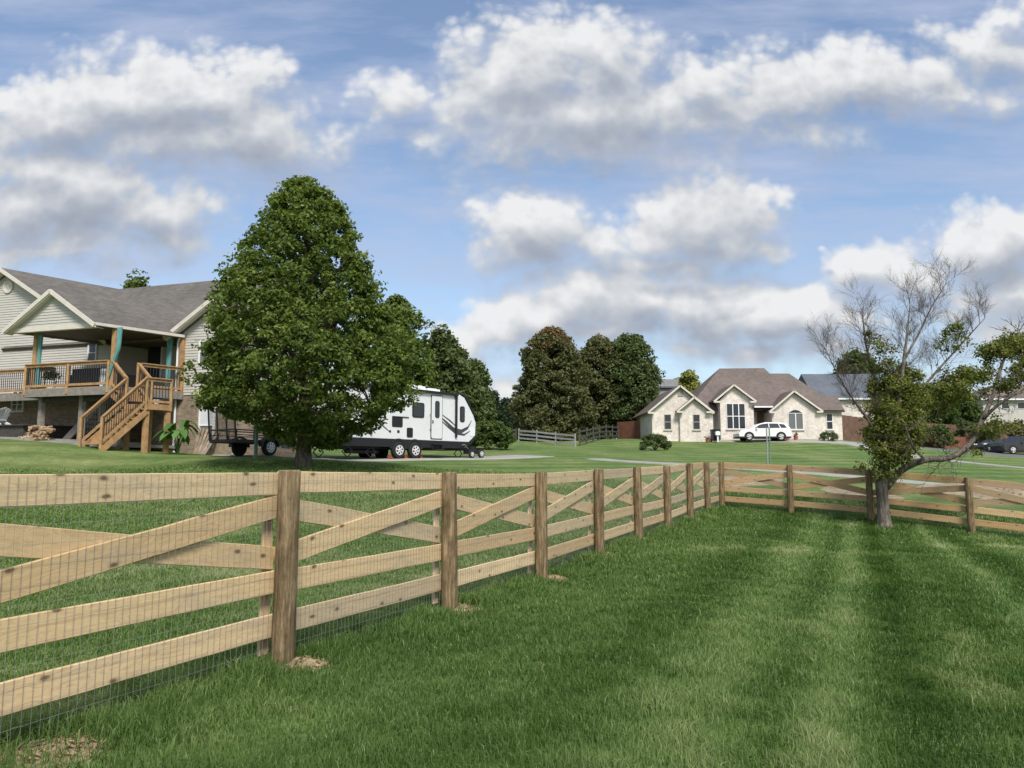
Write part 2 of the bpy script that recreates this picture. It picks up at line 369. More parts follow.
def ribbon(name, pts, w, mat, zoff=.035, step=.6):
    P = [V((p[0], p[1])) for p in pts]; out = []
    for a, b, c, d in zip([P[0]]+P[:-2], P[:-1], P[1:], P[2:]+[P[-1]]):
        k = max(2, int((c-b).length/step))
        for i in range(k):
            t = i/k; out.append(.5*((2*b)+(c-a)*t+(2*a-5*b+4*c-d)*t*t+(3*b-a-3*c+d)*t**3))
    out.append(P[-1]); vs = []; m = 6
    for i, p in enumerate(out):
        t = (out[min(i+1, len(out)-1)]-out[max(i-1, 0)]).normalized(); nn = V((-t.y, t.x))
        for j in range(m+1):
            q = p + nn*(j/m-.5)*w; vs.append((q.x, q.y))
    vs = np.array(vs); z = hN(vs[:, 0], vs[:, 1])+zoff; k = len(out)
    ii = np.arange(k*(m+1)).reshape(k, m+1); ff = np.stack([ii[:-1, :-1], ii[1:, :-1], ii[1:, 1:], ii[:-1, 1:]], -1).reshape(-1)
    # skirt thickness
    o = npmesh(name, np.column_stack([vs, z]), ff, 4, mat, smooth=True); tag(o, kind='structure')
    md = o.modifiers.new('thick', 'SOLIDIFY'); md.thickness = .12; md.offset = -1; return o
ribbon('concrete_drive', [gxy(a, b) for a, b in [(225,30.2),(300,30.4),(380,32.6),(450,35.2),(500,37.3),(535,39.2)]], 2.6, 'concrete', .03)
ribbon('side_path', [gxy(a, b) for a, b in [(592,37.4),(625,36.2),(690,33.8),(725,33),(800,31.8),(850,31),(910,30.2),(969,29.5),(1100,28),(1250,27)]], 1.15, 'concrete', .055)
ribbon('house_driveway', [gxy(a, b) for a, b in [(716,69),(780,67.5),(842,66.2),(872,63.5),(905,58.5),(960,54),(1024,49.5),(1130,44)]], 2.6, 'concrete', .06)
ribbon('garage_forecourt', [gxy(a, b) for a, b in [(716,70.2),(760,70.2),(800,70)]], 2.4, 'concrete', .05)
ribbon('asphalt_lane', [gxy(a, b) for a, b in [(872,73),(930,73),(985,73),(1060,72),(1150,70)]], 9.5, 'asphalt', .03)

_e1 = PS.normalized(); _o1 = V((-_e1.y, _e1.x))
HEAPS = [((P0+PS*(i-1)-_o1*.12+_e1*.06).x, (P0+PS*(i-1)-_o1*.12+_e1*.06).y, (.2, .25, .24, .22, .2, .18, .18)[i-1]) for i in range(1, 8)]+[(-2.35, 3.95, .3), (-1.72, 3.98, .17)]
# ------------------------------------------------------------------ grass blades
def fence_dist(x, y):
    """signed distance-ish to the long fence line"""
    nrm = np.array([PS.y, -PS.x])/PS.length
    return (x-P0.x)*nrm[0]+(y-P0.y)*nrm[1]
def grass(nb):
    th = rng.uniform(-.76, .98, nb); u = rng.random(nb)
    L0, L1 = math.log(1+(1.7/5)**2), math.log(1+(27/5)**2)
    d = 5*np.sqrt(np.exp(L0+(L1-L0)*u)-1)
    x = d*np.sin(th); y = d*np.cos(th)
    macro = vn(x+3, y, .45)*.6 + vn(x, y+9, 1.3)*.4
    fine = vn(x, y, 4.5)
    keep = rng.random(nb) < (.50+.7*fine)
    for hx_, hy_, hr_ in HEAPS: keep &= ~((np.hypot(x-hx_, y-hy_) < hr_*(.75+.5*vn(x, y, 6))) & (rng.random(nb) < .7))
    x, y, d, macro, fine = x[keep], y[keep], d[keep], macro[keep], fine[keep]; nb = len(x)
    z = hN(x, y)
    sd = fence_dist(x, y)
    p = x-.45*y
    g = lambda c, s: np.exp(-((p-c)/s)**2)
    wob = (vn(x, y, .8)-.5)*.5
    p = p + wob*.22
    stripe = .75*g(-.2, .22)-1.0*g(.30, .26)-.5*g(1.0, .3)+.8*g(1.62, .18)-.8*g(2.2, .35)+.6*g(-1.05, .35)-.55*g(-1.9, .45)+.45*g(3.1, .4)-.4*g(-.55, .15)
    stripe = np.where(sd > .3, stripe, 0)
    hgt = .034+.038*rng.random(nb)+.05*(macro-.4)
    near = np.exp(-(sd/.35)**2); hgt = hgt*(1+.9*near) 
    hgt = np.where(sd < -.3, hgt*.8, hgt)
    hgt = np.clip(hgt*(.62+.85*fine)*rng.uniform(.7, 1.3, nb), .025, .2)*(1+.25*(d/20))
    wd = np.maximum(.0023, .00092*d)*rng.uniform(.7, 1.3, nb)
    az = rng.uniform(0, 2*np.pi, nb); lean = rng.uniform(.1, 1.25, nb)
    ex, ey = PS.x/PS.length, PS.y/PS.length
    lx = np.cos(az)*.8 + stripe*ex*.9; ly = np.sin(az)*.8 + stripe*ey*.9
    wa = rng.uniform(0, 2*np.pi, nb); wx, wy = np.cos(wa)*wd/2, np.sin(wa)*wd/2
    b0 = np.stack([x-wx, y-wy, z-.01], -1); b1 = np.stack([x+wx, y+wy, z-.01], -1)
    mx_ = x+lx*lean*hgt*.35; my_ = y+ly*lean*hgt*.35; mz = z+hgt*.6
    m0 = np.stack([mx_-wx*.8, my_-wy*.8, mz], -1); m1 = np.stack([mx_+wx*.8, my_+wy*.8, mz], -1)
    t0 = np.stack([x+lx*lean*hgt*1.05, y+ly*lean*hgt*1.05, z+hgt*(1-.35*lean)], -1)
    vs = np.stack([b0, b1, m0, m1, t0], 1).reshape(-1, 3)
    i = np.arange(nb)*5
    ff = np.stack([i, i+1, i+3, i, i+3, i+2, i+2, i+3, i+4], -1).reshape(-1)
    tint = .44+.38*(macro-.5)+.24*(fine-.5)+.20*stripe+rng.normal(0, .10, nb)+.16*np.where(sd < -.3, 1, 0)  # stripe term paints in the sheen of blades laid over by mowing
    tint += .40*np.clip((vn(x+20, y+5, .6)*.6+vn(x+2, y+5, 2.2)*.4-.60)*3.5, 0, 1)
    pale = rng.random(nb) < .03; tint = np.where(pale, .9+.1*rng.random(nb), tint)
    tint = np.clip(tint, 0, 1)
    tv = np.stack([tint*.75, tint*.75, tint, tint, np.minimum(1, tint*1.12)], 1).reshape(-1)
    o = npmesh('grass', vs, ff, 3, 'grass', tint=tv); tag(o, kind='stuff')
    o['label'] = 'mown green lawn grass inside and behind the board fence'; o['category'] = 'grass'
grass(1330000)

# ------------------------------------------------------------------ board fence
fence = thing('board_fence', 'new pale timber fence of round posts, rails and crossed boards lined with wire mesh', 'fence', (P0.x, P0.y, post_h[0]))
FL = fence.location
def post_mesh(seed, r=.081, hh=PH):
    random.seed(seed); mb = MB(); k = 18; st = [-.12, .0, .2, .5, .8, 1.1, hh-.012, hh]
    ph = random.uniform(0, 6); bx, by = random.uniform(-.006, .006), random.uniform(-.006, .006)
    vs = []; fs = []
    for i, z in enumerate(st):
        for j in range(k):
            a = 2*math.pi*j/k; rr = r*(1.04-.04*z)*(1+.03*math.sin(3*a+ph+z)+random.uniform(-.018, .018))*(.95 if i == len(st)-1 else 1)
            vs.append((rr*math.cos(a)+bx*z, rr*math.sin(a)+by*z, z))
    for i in range(len(st)-1):
        for j in range(k): fs.append((i*k+j, i*k+(j+1) % k, (i+1)*k+(j+1) % k, (i+1)*k+j))
    fs.append(tuple((len(st)-1)*k+j for j in range(k)))
    me = bpy.data.meshes.new('post'); me.from_pydata(vs, [], fs)
    for p_ in me.polygons: p_.use_smooth = len(p_.vertices) == 4
    me.materials.append(M['post']); me.materials.append(M['posttop']); me.polygons[-1].material_index = 1
    return me
def post_mat():
    m, nt, b = newmat('round fence post'); L = nt.links; oi = N(nt, 'ShaderNodeObjectInfo'); c = coord(nt)
    ad = N(nt, 'ShaderNodeVectorMath', operation='ADD'); cb = N(nt, 'ShaderNodeCombineXYZ')
    for i in range(3): L.new(math_(nt, 'MULTIPLY', oi.outputs['Random'], 19.0), cb.inputs[i])
    L.new(c, ad.inputs[0]); L.new(cb.outputs[0], ad.inputs[1]); c = ad.outputs[0]
    g1 = noise(nt, mapping(nt, c, (26, 26, 2.0)), 1.2, 6, .75); g2 = noise(nt, mapping(nt, c, (12, 12, 5)), 1, 5, .75)
    o = ramp(nt, g1, [(.32, (.065, .046, .026)), (.5, (.20, .145, .085)), (.66, (.37, .29, .185))])
    o = mixc(nt, 1, o, ramp(nt, g2, [(.3, (.5, .5, .48)), (.7, (1.25, 1.22, 1.15))]), 'MULTIPLY')
    L.new(o, b.inputs['Base Color']); b.inputs['Roughness'].default_value = .9; b.inputs['Specular IOR Level'].default_value = .15; bump(nt, b, g1, .9, .008); return m
M['post'] = post_mat(); M['posttop'] = pm('cut post end', (.40, .33, .23), .9, .3, 20)
pmesh = [post_mesh(i) for i in range(5)]
allp = [V((q.x, q.y, post_h[k])) for k, q in zip(range(-1, 9), posts_xy)]
corner = allp[-1]
run2 = [corner]+rposts
for i, p in enumerate(allp+rposts):
    o = bpy.data.objects.new('post', pmesh[i % 5]); COL.objects.link(o); o.parent = fence; o.location = p-FL; o.rotation_euler = (random.uniform(-.008, .008), random.uniform(-.008, .008), random.uniform(0, 6))
def board(name, p, q, w, t, mat, face):
    """sawn board p->q, height w, thickness t; own x axis along the length"""
    p = V(p); q = V(q); x = (q-p); L = x.length; x.normalize(); y = V((0, 0, 1)).cross(x).normalized(); z = x.cross(y)
    mt = Matrix((x, y, z)).transposed().to_4x4(); k = 10; c = .004; vs = []; fs = []
    prof = [(-t/2+c, -w/2), (t/2-c, -w/2), (t/2, -w/2+c), (t/2, w/2-c), (t/2-c, w/2), (-t/2+c, w/2), (-t/2, w/2-c), (-t/2, -w/2+c)]
    ph = random.uniform(0, 6); am = random.uniform(.001, .004)
    for i in range(k+1):
        xx = -L/2+L*i/k; dy = am*math.sin(ph+xx*1.7); dz = random.uniform(-.0015, .0015); dw = random.uniform(-.0015, .0015)
        for a, b in prof: vs.append((xx, a+dy, b*(1+dw/w)+dz))
    for i in range(k):
        for j in range(8): fs.append((i*8+j, i*8+(j+1) % 8, (i+1)*8+(j+1) % 8, (i+1)*8+j))
    fs.append(tuple(range(7, -1, -1))); fs.append(tuple(k*8+j for j in range(8)))
    me = bpy.data.meshes.new(name); me.from_pydata(vs, [], fs); me.materials.append(M[mat])
    o = bpy.data.objects.new(name, me); COL.objects.link(o); o.parent = fence
    mt.translation = (p+q)/2-FL; o.matrix_local = mt; return o
BW, BT = .165, .026
def panel(a, b, out, mat, flip=1):
    """a, b: post feet; out: unit vector away from the lawn"""
    e = (b-a).normalized(); off = out*(.076+.006+BT/2)
    g = .004
    def pt(p, z, o2=0): return p + off + out*o2 + V((0, 0, z))
    A_ = a + e*g; B_ = b - e*g
    for nm, z in (('rail', .29), ('rail', .595), ('rail', PH-.095)):
        j = random.uniform(-.008, .008); board(nm, pt(A_, z+j), pt(B_, z+j+random.uniform(-.006, .006)), BW, BT, mat, out)
    zl, zh = .595+BW+.01, PH-.095-BW-.01
    if flip < 0: zl, zh = zh, zl
    board('cross_brace', pt(A_, zl), pt(B_, zh), BW, BT, mat, out)
    board('cross_brace', pt(A_, zh, BT+.003), pt(B_, zl, BT+.003), BW, BT, mat, out)
def wires(a, b, out):
    e = (b-a); L = e.length; e = e.normalized(); base = out*(.076+.001); r = .0009; mb = MB()
    k = int(round(L/.0508))
    for i in range(k):
        s_ = (i+.5)/k*L; p = a+e*s_+base; w1 = random.uniform(-.004, .004)
        mb.add([p+e*(-r)+V((0,0,.03)), p+e*r+V((0,0,.03)), p-out*2*r+V((0,0,.03)), p+e*(-r+w1)+V((0,0,1.40)), p+e*(r+w1)+V((0,0,1.40)), p-out*2*r+e*w1+V((0,0,1.40))], [(0,1,4,3),(1,2,5,4),(2,0,3,5)])
    for j in range(14):
        z = .03+j*.1008; n_ = 8; pts = []
        for i in range(n_+1):
            pts.append(a+(b-a)*(i/n_)+base-out*.002+V((0, 0, z+random.uniform(-.004, .004))))
        mb.tube(pts, r*1.05, 3, False)
    mb.build('wire_mesh', 'wire', fence)
def batten(a, out):
    p = a+out*(.076+.006+2*BT+.003+.012)
    o = board('batten', p+V((0, 0, .08)), p+V((0, 0, PH-.19)), .10, .022, 'batten', out)
    # turn so that the broad face looks out
    x = V((0, 0, 1)); y = out; z = x.cross(y); mt = Matrix((x, y, z)).transposed().to_4x4(); mt.translation = p+V((0, 0, (.08+PH-.19)/2))-FL; o.matrix_local = mt
e1 = V((PS.x, PS.y, 0)).normalized(); out1 = V((-e1.y, e1.x, 0))
for i in range(9):
    panel(allp[i], allp[i+1], out1, 'board'); wires(allp[i], allp[i+1], out1)
for i in range(1, 9): batten(allp[i]-e1*.035, out1)
for i in range(5):
    e = (run2[i+1]-run2[i]); e.z = 0; e.normalize(); out2 = V((-e.y, e.x, 0))
    panel(run2[i], run2[i+1], out2, 'board_r', -1 if i % 2 else 1); wires(run2[i], run2[i+1], out2)
    if i: batten(run2[i], out2)
# soil and straw thrown up round the posts
random.seed(3)
def clod(name, c, r, hh, mat, label, cat, n_=140, group=None):
    """a low mound with many small chips on it"""
    mb = MB(); rings = 7; k = 18; vs = [(c[0], c[1], h(c[0], c[1])+hh)]; fs = []
    for i in range(1, rings+1):
        t = i/rings
        for j in range(k):
            a = 2*math.pi*j/k; rr = r*t*(1+.22*math.sin(2*a+c[0]*3)+.12*math.sin(5*a))
            x, y = c[0]+rr*math.cos(a), c[1]+rr*math.sin(a); vs.append((x, y, h(x, y)+hh*(1-t)**.8*(1+random.uniform(-.3, .3))-(.02 if i == rings else 0)))
    for j in range(k): fs.append((0, 1+j, 1+(j+1) % k))
    for i in range(rings-1):
        for j in range(k): fs.append((1+i*k+j, 1+(i+1)*k+j, 1+(i+1)*k+(j+1) % k, 1+i*k+(j+1) % k))
    mb.add(vs, fs)
    for i in range(n_):
        a = random.uniform(0, 6.28); t = random.random()**.6; x, y = c[0]+r*t*math.cos(a), c[1]+r*t*math.sin(a); z = h(x, y)+hh*(1-t)+random.uniform(0, .02)
        an = random.uniform(0, 3.14); L = random.uniform(.012, .034)*max(1, r/1.2); w = L*.3; dx, dy = math.cos(an), math.sin(an)
        mb.add([(x-dx*L, y-dy*L, z), (x+dy*w, y-dx*w, z+w), (x+dx*L, y+dy*L, z+random.uniform(-.01, .02)), (x-dy*w, y+dx*w, z+w*.5)], [(0, 1, 2), (0, 2, 3)])
    o = mb.build(name, mat); return tag(o, label, cat, group)
ords = ['nearest', 'second', 'third', 'fourth', 'fifth', 'sixth', 'seventh', 'eighth']
for i in range(1, 8):
    p = V(HEAPS[i-1])
    clod('soil_heap', (p.x, p.y), p.z, .065, 'straw', 'straw coloured soil scattered at the foot of the %s fence post' % ords[i-1], 'soil', 110, 'soil thrown up around the fence posts')
clod('bare_patch', (-2.35, 3.95), .3, .03, 'straw', 'bare straw patch in the grass at the lower left below the fence', 'soil', 220)
q = gxy(1000, 27); 
clod('dirt_mound', (q.x+.4, q.y), 2.6, .42, 'dirt', 'heap of dug brown soil on the grass behind the right-hand fence', 'soil', 500)
q = gxy(742, 28.5); clod('dirt_patch', (q.x, q.y), 1.5, .05, 'dirt', 'trampled pale soil patch behind the corner of the fence', 'soil', 200)
q = gxy(860, 26.0); clod('dirt_patch', (q.x, q.y), 1.3, .05, 'dirt', 'bare soil patch behind the fence by the crooked tree', 'soil', 200)

# ------------------------------------------------------------------ foliage
def leaves(name, cent, rad, per, size, mat, parent, shell=.75, up=.5, tintf=None, flat=.7, asp=.62):
    """cent (n,3) clump centres with radii: many small folded leaves per clump"""
    n_ = len(cent); per = np.broadcast_to(np.asarray(per), (n_,)); tot = int(per.sum())
    c = np.repeat(cent, per, 0); r = np.repeat(rad, per)
    d = rng.normal(size=(tot, 3)); d /= np.linalg.norm(d, axis=1, keepdims=True)
    rr = r*(shell+(1-shell)*rng.random(tot))*rng.random(tot)**.33
    pos = c + d*np.stack([rr, rr, rr*flat], 1)
    nrm = d*.7+np.array([0, 0, up])+rng.normal(size=(tot, 3))*.55; nrm /= np.linalg.norm(nrm, axis=1, keepdims=True)
    t = rng.normal(size=(tot, 3)); t -= nrm*(t*nrm).sum(1, keepdims=True); t /= np.linalg.norm(t, axis=1, keepdims=True); b = np.cross(nrm, t)
    s_ = size*rng.uniform(.6, 1.3, tot)[:, None]
    v0 = pos-t*s_*.5; v2 = pos+t*s_*.5-nrm*s_*.12; v1 = pos+b*s_*asp*.5+nrm*s_*.1; v3 = pos-b*s_*asp*.5+nrm*s_*.1
    vs = np.stack([v0, v1, v2, v3], 1).reshape(-1, 3); i = np.arange(tot)*4
    ff = np.stack([i, i+1, i+2, i, i+2, i+3], -1).reshape(-1)
    ct = np.repeat(rng.normal(0, .14, n_), per)
    ti = .42+ct+rng.normal(0, .16, tot)
    if tintf is not None: ti = tintf(pos, ti)
    return npmesh(name, vs, ff, 3, mat, parent, np.repeat(np.clip(ti, 0, 1), 4))
def profile_clumps(base, prof, d, nclump, rfac=(.6, .95), cr=(.3, .55), ydepth=1.0, lp=1.0):
    """prof: rows (py, px_left, px_right) at depth d; returns clump centres filling the shell of the crown"""
    zz = np.array([ray(300, p[0], d).z for p in prof]); xl = np.array([ray(p[1], p[0], d).x for p in prof]); xr = np.array([ray(p[2], p[0], d).x for p in prof])
    o = np.argsort(zz); zz, xl, xr = zz[o], xl[o], xr[o]
    z = rng.uniform(zz[0], zz[-1], nclump*4); w = np.interp(z, zz, (xr-xl)/2); keep = rng.random(len(z)) < (w+.35)/(w.max()+.35); z = z[keep][:nclump]; m = len(z)
    cx = np.interp(z, zz, (xl+xr)/2); w = np.interp(z, zz, (xr-xl)/2)
    a = rng.uniform(0, 2*np.pi, m); r0 = rng.uniform(*rfac, m); R = rng.uniform(*cr, m)
    ww = np.maximum(w-R*.6, .05)
    lump = 1+lp*(.12*np.sin(3*a+z*1.3)+.09*np.sin(5*a-z*2.1)+.05*np.sin(9*a+z*3.7))
    x = cx+np.cos(a)*ww*r0*lump; y = d+base+np.sin(a)*ww*r0*ydepth*lump
    return np.stack([x, y, z], 1), R
def limbs(mb, root, tips, r0, r1, n_=6, wig=.15):
    for t in tips:
        root = V(root); t = V(t); pts = []; k = 6
        for i in range(k+1):
            s_ = i/k; p = root.lerp(t, s_); p.z += .25*math.sin(s_*math.pi)*(t-root).length*.25
            p += V((random.uniform(-wig, wig), random.uniform(-wig, wig), random.uniform(-wig, wig)*.5))*(1 if 0 < i < k else 0); pts.append(p)
        mb.tube(pts, [r0*(1-i/k)+r1*i/k for i in range(k+1)], n_)
def trunk_tree(tr, base, top, r0, r1, tips, mat='bark', flare=1.5, n_=10):
    mb = MB(); k = 8; pts = []; rad = []
    for i in range(k+1):
        s_ = i/k; p = V(base).lerp(V(top), s_); p += V((random.uniform(-.06, .06), random.uniform(-.06, .06), 0))*(s_ > 0); pts.append(p)
        rad.append((r0*(1-s_)+r1*s_)*(1+(flare-1)*max(0, 1-s_*9)))
    pts.insert(0, V(base)-V((0, 0, .2))); rad.insert(0, r0*flare*1.15)
    mb.tube(pts, rad, n_, jit=.06)
    for t in tips:
        s_ = random.uniform(.22, .9); a = V(base).lerp(V(top), s_)
        limbs(mb, a, [t], (r0*(1-s_)+r1*s_)*.55, .02)
    return mb.build('trunk', mat, tr, smooth=True)
# the big maple
random.seed(11)
b = gp(303, 24.0); mt_ = thing('maple_tree', 'large full green maple with a pointed crown standing in front of the travel trailer', 'tree', b)
prof = [(183,290,322),(195,275,334),(210,264,348),(225,257,356),(250,243,366),(270,234,374),(290,227,381),(308,219,388),(325,212,402),(350,206,415),(375,201,421),(398,204,418),(410,212,408),(422,245,385),(436,270,357),(446,290,335)]
c1, r1 = profile_clumps(0, prof, 24.0, 900, (.78, .98), (.2, .42), lp=.6)
c3, r3 = profile_clumps(0, prof, 24.0, 420, (1.0, 1.08), (.18, .34), lp=.6)
c2, r2 = profile_clumps(0, prof, 24.0, 200, (.3, .75), (.4, .6))
cc = np.concatenate([c1, c2, c3]); rr = np.concatenate([r1, r2, r3])
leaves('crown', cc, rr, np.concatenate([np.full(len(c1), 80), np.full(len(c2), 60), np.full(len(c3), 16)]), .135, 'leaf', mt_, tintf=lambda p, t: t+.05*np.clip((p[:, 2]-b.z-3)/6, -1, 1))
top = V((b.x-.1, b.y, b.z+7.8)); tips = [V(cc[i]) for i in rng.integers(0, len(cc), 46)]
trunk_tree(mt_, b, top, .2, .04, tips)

def simple_tree(name, label, px, d, prof, ncl, per, size, mat, cr, mt_bark='bark', tr=.18, group=None, tintf=None, inner=.3, flat=.7, up=.5):
    b = gp(px, d); t = thing(name, label, 'tree', b, group)
    c1, r1 = profile_clumps(0, prof, d, ncl, (.78, 1.03), cr); c2, r2 = profile_clumps(0, prof, d, int(ncl*inner), (.2, .7), cr)
    c3, r3 = profile_clumps(0, prof, d, ncl//2, (1.0, 1.10), (cr[0]*.8, cr[0]*1.5)); cc = np.concatenate([c1, c2, c3]); rr = np.concatenate([r1, r2, r3]); leaves('crown', cc, rr, np.concatenate([np.full(len(c1)+len(c2), per), np.full(len(c3), per//4)]), size, mat, t, tintf=tintf, flat=flat, up=up)
    ztop = cc[:, 2].max(); trunk_tree(t, b, V((float(np.mean(cc[:, 0])), b.y, (b.z+ztop)/2+ (ztop-b.z)*.3)), tr, .04, [V(cc[i]) for i in rng.integers(0, len(cc), 14)], mt_bark, n_=7)
    return t
def redtop(z0, z1, amt=.7, thr=.0):
    def f(p, t):
        k = np.clip((p[:, 2]-z0)/(z1-z0), 0, 1)*amt
        q = vn(p[:, 0]+p[:, 1], p[:, 2], .9)*.6+rng.random(len(t))*.4; return np.where(q > .90-k*1.3, .62+.4*rng.random(len(t)), np.minimum(t, .56))
    return f
z_ = lambda py, d: ray(512, py, d).z
simple_tree('red_maple_tree', 'tall dense green tree with a reddening top behind the grey three-board fence', 548, 76, [(329,544,560),(338,532,570),(352,525,577),(372,521,584),(395,516,590),(420,513,594),(440,516,592)], 520, 75, .30, 'leaf_red', (.45, .95), tintf=redtop(z_(365, 76), z_(326, 76), .45))
simple_tree('red_maple_tree', 'brownish green tree standing close beside and behind the red-topped tree', 600, 80, [(338,592,606),(350,580,618),(375,574,626),(405,572,630),(430,580,622)], 340, 75, .30, 'leaf_red', (.45, .95), tintf=redtop(z_(350, 80), z_(330, 80), .25))
simple_tree('red_maple_tree', 'dark green tree next to the cream brick house, rightmost of the tall row', 632, 79, [(337,620,640),(350,608,652),(375,604,658),(405,603,661),(430,610,652)], 380, 75, .30, 'leaf_dark', (.45, .95), tintf=redtop(z_(345, 79), z_(330, 79), .25))
simple_tree('deciduous_tree', 'round green tree top showing behind the right shoulder of the big maple', 400, 50, [(300,385,405),(320,372,424),(350,368,432),(400,366,436),(440,375,430)], 200, 70, .3, 'leaf', (.5, .9))
simple_tree('deciduous_tree', 'dark green tree directly behind the nose of the travel trailer', 446, 54, [(331,436,446),(345,428,460),(365,424,474),(400,422,484),(440,430,484)], 240, 75, .32, 'leaf_dark', (.5, 1.0))
simple_tree('deciduous_tree', 'smaller dark green tree right of the travel trailer nose', 478, 58, [(362,470,480),(380,464,490),(410,460,497),(444,462,500)], 150, 70, .32, 'leaf_dark', (.5, .9))
for px, d, t0, w, lab in [(494,88,393,11,'narrow dark conifer right of the trailer trees'), (506,96,400,10,'narrow dark conifer nearest the red-topped tree')]:
    simple_tree('conifer_tree', lab, px, d, [(t0,px-1,px+1),(t0+12,px-w*.5,px+w*.5),(t0+28,px-w,px+w),(446,px-w*1.2,px+w*1.2)], 110, 70, .35, 'leaf_conifer', (.5, .9), group='dark conifers at the far end of the lawn')
simple_tree('yellow_tree', 'pale yellow green tree peeping over the roof of the cream brick house', 686, 100, [(372,680,692),(378,674,698),(390,671,702),(420,675,698)], 70, 60, .5, 'leaf_yellow', (.6, 1.1))
simple_tree('round_tree', 'dome shaped dark tree behind the bare branches and blue grey roof', 855, 112, [(353,848,862),(360,838,873),(375,834,878),(400,836,876)], 140, 70, .5, 'leaf_dark', (.8, 1.4))
simple_tree('deciduous_tree', 'tree top poking above the ridge of the tan house', 138, 52, [(276,133,144),(281,127,149),(300,120,156),(340,118,160)], 60, 60, .28, 'leaf', (.5, .9))
for px, d, w, t0, lab in [(928,96,26,385,'grey green tree behind the long brown privacy fence'), (962,98,20,392,'second tree behind the brown privacy fence, left of the far brick houses')]:
    simple_tree('deciduous_tree', lab, px, d, [(t0,px-5,px+5),(t0+12,px-w*.8,px+w*.8),(t0+30,px-w,px+w),(440,px-w*.6,px+w*.6)], 110, 60, .42, 'leaf_shrub', (.7, 1.2))
# far woodland behind everything
cs = []
for i in range(900):
    a = rng.uniform(-.75, .62); d = rng.uniform(125, 150); x = a*d; y = d; hh_ = 6.5+3.0*vn(np.array([x]), np.array([0.]), .12)[0]
    cs.append((x, y, 4.6+rng.uniform(0, 1)*hh_))
wd_ = leaves('far_woodland', np.array(cs), rng.uniform(1.2, 2.4, len(cs)), 55, .9, 'leaf_dark', None); tag(wd_, 'distant belt of dark woodland behind the houses', 'woodland', kind='stuff')

def shrub(name, label, px, d, w, hh, mat, n_=40, per=60, size=.12, group=None, cr=(.12, .25)):
    b = gp(px, d); t = thing(name, label, 'shrub', b, group)
    th = rng.uniform(0, 6.28, n_); ph = rng.random(n_)**.6; r = rng.uniform(.55, 1, n_)
    c = np.stack([b.x+np.cos(th)*np.sqrt(1-(ph*.9)**2)*w/2*r, b.y+np.sin(th)*np.sqrt(1-(ph*.9)**2)*w/2*r, b.z+.1+ph*hh*.85], 1)
    leaves('foliage', c, rng.uniform(*cr, n_), per, size, mat, t)
    mb = MB(); 
    for i in range(10): q = c[rng.integers(0, n_)]; mb.tube([b-V((0,0,.05)), b.lerp(V(q), .5)+V((0, 0, .1)), V(q)], [.03, .02, .008], 5)
    mb.build('stem', 'bark', t)
shrub('shrub', 'loose light green bush at the right of the travel trailer', 490, 48, 3.4, 1.75, 'leaf_shrub', 90, 70, .2, cr=(.25, .5))
shrub('shrub', 'dark spreading bush on the lawn before the cream brick house', 655, 55, 2.4, 1.15, 'leaf_dark', 80, 60, .13, cr=(.15, .32))
shrub('clipped_shrub', 'low clipped dark shrub under the right end window of the cream house', 830, 67.2, 1.9, .75, 'leaf_dark', 40, 60, .12)

for px, d, w, hh_, mt__, lab in ((905,82,5,3.4,'leaf_red','reddish brown bush before the brown privacy fence, just right of the leafy tree centre'),(935,81,4.5,2.6,'leaf_shrub','pale green bush in the row before the brown privacy fence'),(1008,81,6,3.6,'leaf_red','brown leaved bush before the brown privacy fence at the right edge'),(975,84,5,3.2,'leaf_shrub','tall green bush under the low beige house')):
    shrub('shrub', lab, px, d, w, hh_, mt__, 70, 50, .28, cr=(.3, .6))
# ------------------------------------------------------------------ ornamental tree with bare branches
random.seed(21)
TB = 20.1
tb = ray(884, 524, TB); tb.z = h(tb.x, tb.y)
ot = thing('ornamental_tree', 'crooked half bare tree with a leafy centre in front of the right-hand fence', 'tree', tb)
mb = MB(); tipsL = []
def limb(pts, r0, r1, n_=7, spawn=None, seg=3):
    """pts: (px, py, depth offset) along the limb"""
    P = [ray(a, b_, TB+c) for a, b_, c in pts]; out = []
    for a, b_, c, d in zip([P[0]]+P[:-2], P[:-1], P[1:], P[2:]+[P[-1]]):
        for i in range(seg):
            t = i/seg; out.append(.5*((2*b_)+(c-a)*t+(2*a-5*b_+4*c-d)*t*t+(3*b_-a-3*c+d)*t**3))
    out.append(P[-1]); k = len(out)-1
    rad = [(r0*(1-i/k)+r1*i/k) for i in range(k+1)]
    mb.tube(out, rad, n_, jit=.07); return out, rad
def twig(p, d, L, r, lev, mbx):
    k = 4; pts = [p]; dd = d.copy()
    for i in range(k):
        dd = (dd+V((random.gauss(0, .13), random.gauss(0, .13), random.gauss(.05, .11)))).normalized(); pts.append(pts[-1]+dd*L/k)
    mbx.tube(pts, [r*(1-.75*i/k) for i in range(k+1)], 4 if lev < 2 else 3, False)
    if lev <= 0: return
    for i in range(1, k+1):
        for _ in range(2 if random.random() < .8 else 1):
            if random.random() < .88:
                a = random.uniform(.35, .85); s_ = V((random.gauss(0, 1), random.gauss(0, 1), random.gauss(.2, .6))); s_ = (s_-dd*s_.dot(dd)).normalized()
                twig(pts[i], (dd*math.cos(a)+s_*math.sin(a)).normalized(), L*random.uniform(.45, .7), r*.5, lev-1, mbx)
tp = [tb+V((0,0,z)) for z in (-.2,.02,.1,.25)]+[ray(883,500,TB),ray(882,485,TB),ray(884,466,TB)]; mb.tube(tp, [.26,.215,.18,.155,.145,.15,.13], 16, jit=.13)
L1, q1 = limb([(884,472,0),(880,440,.1),(876,405,.3),(872,370,.3),(866,345,.2),(863,318,0)], .085, .012)
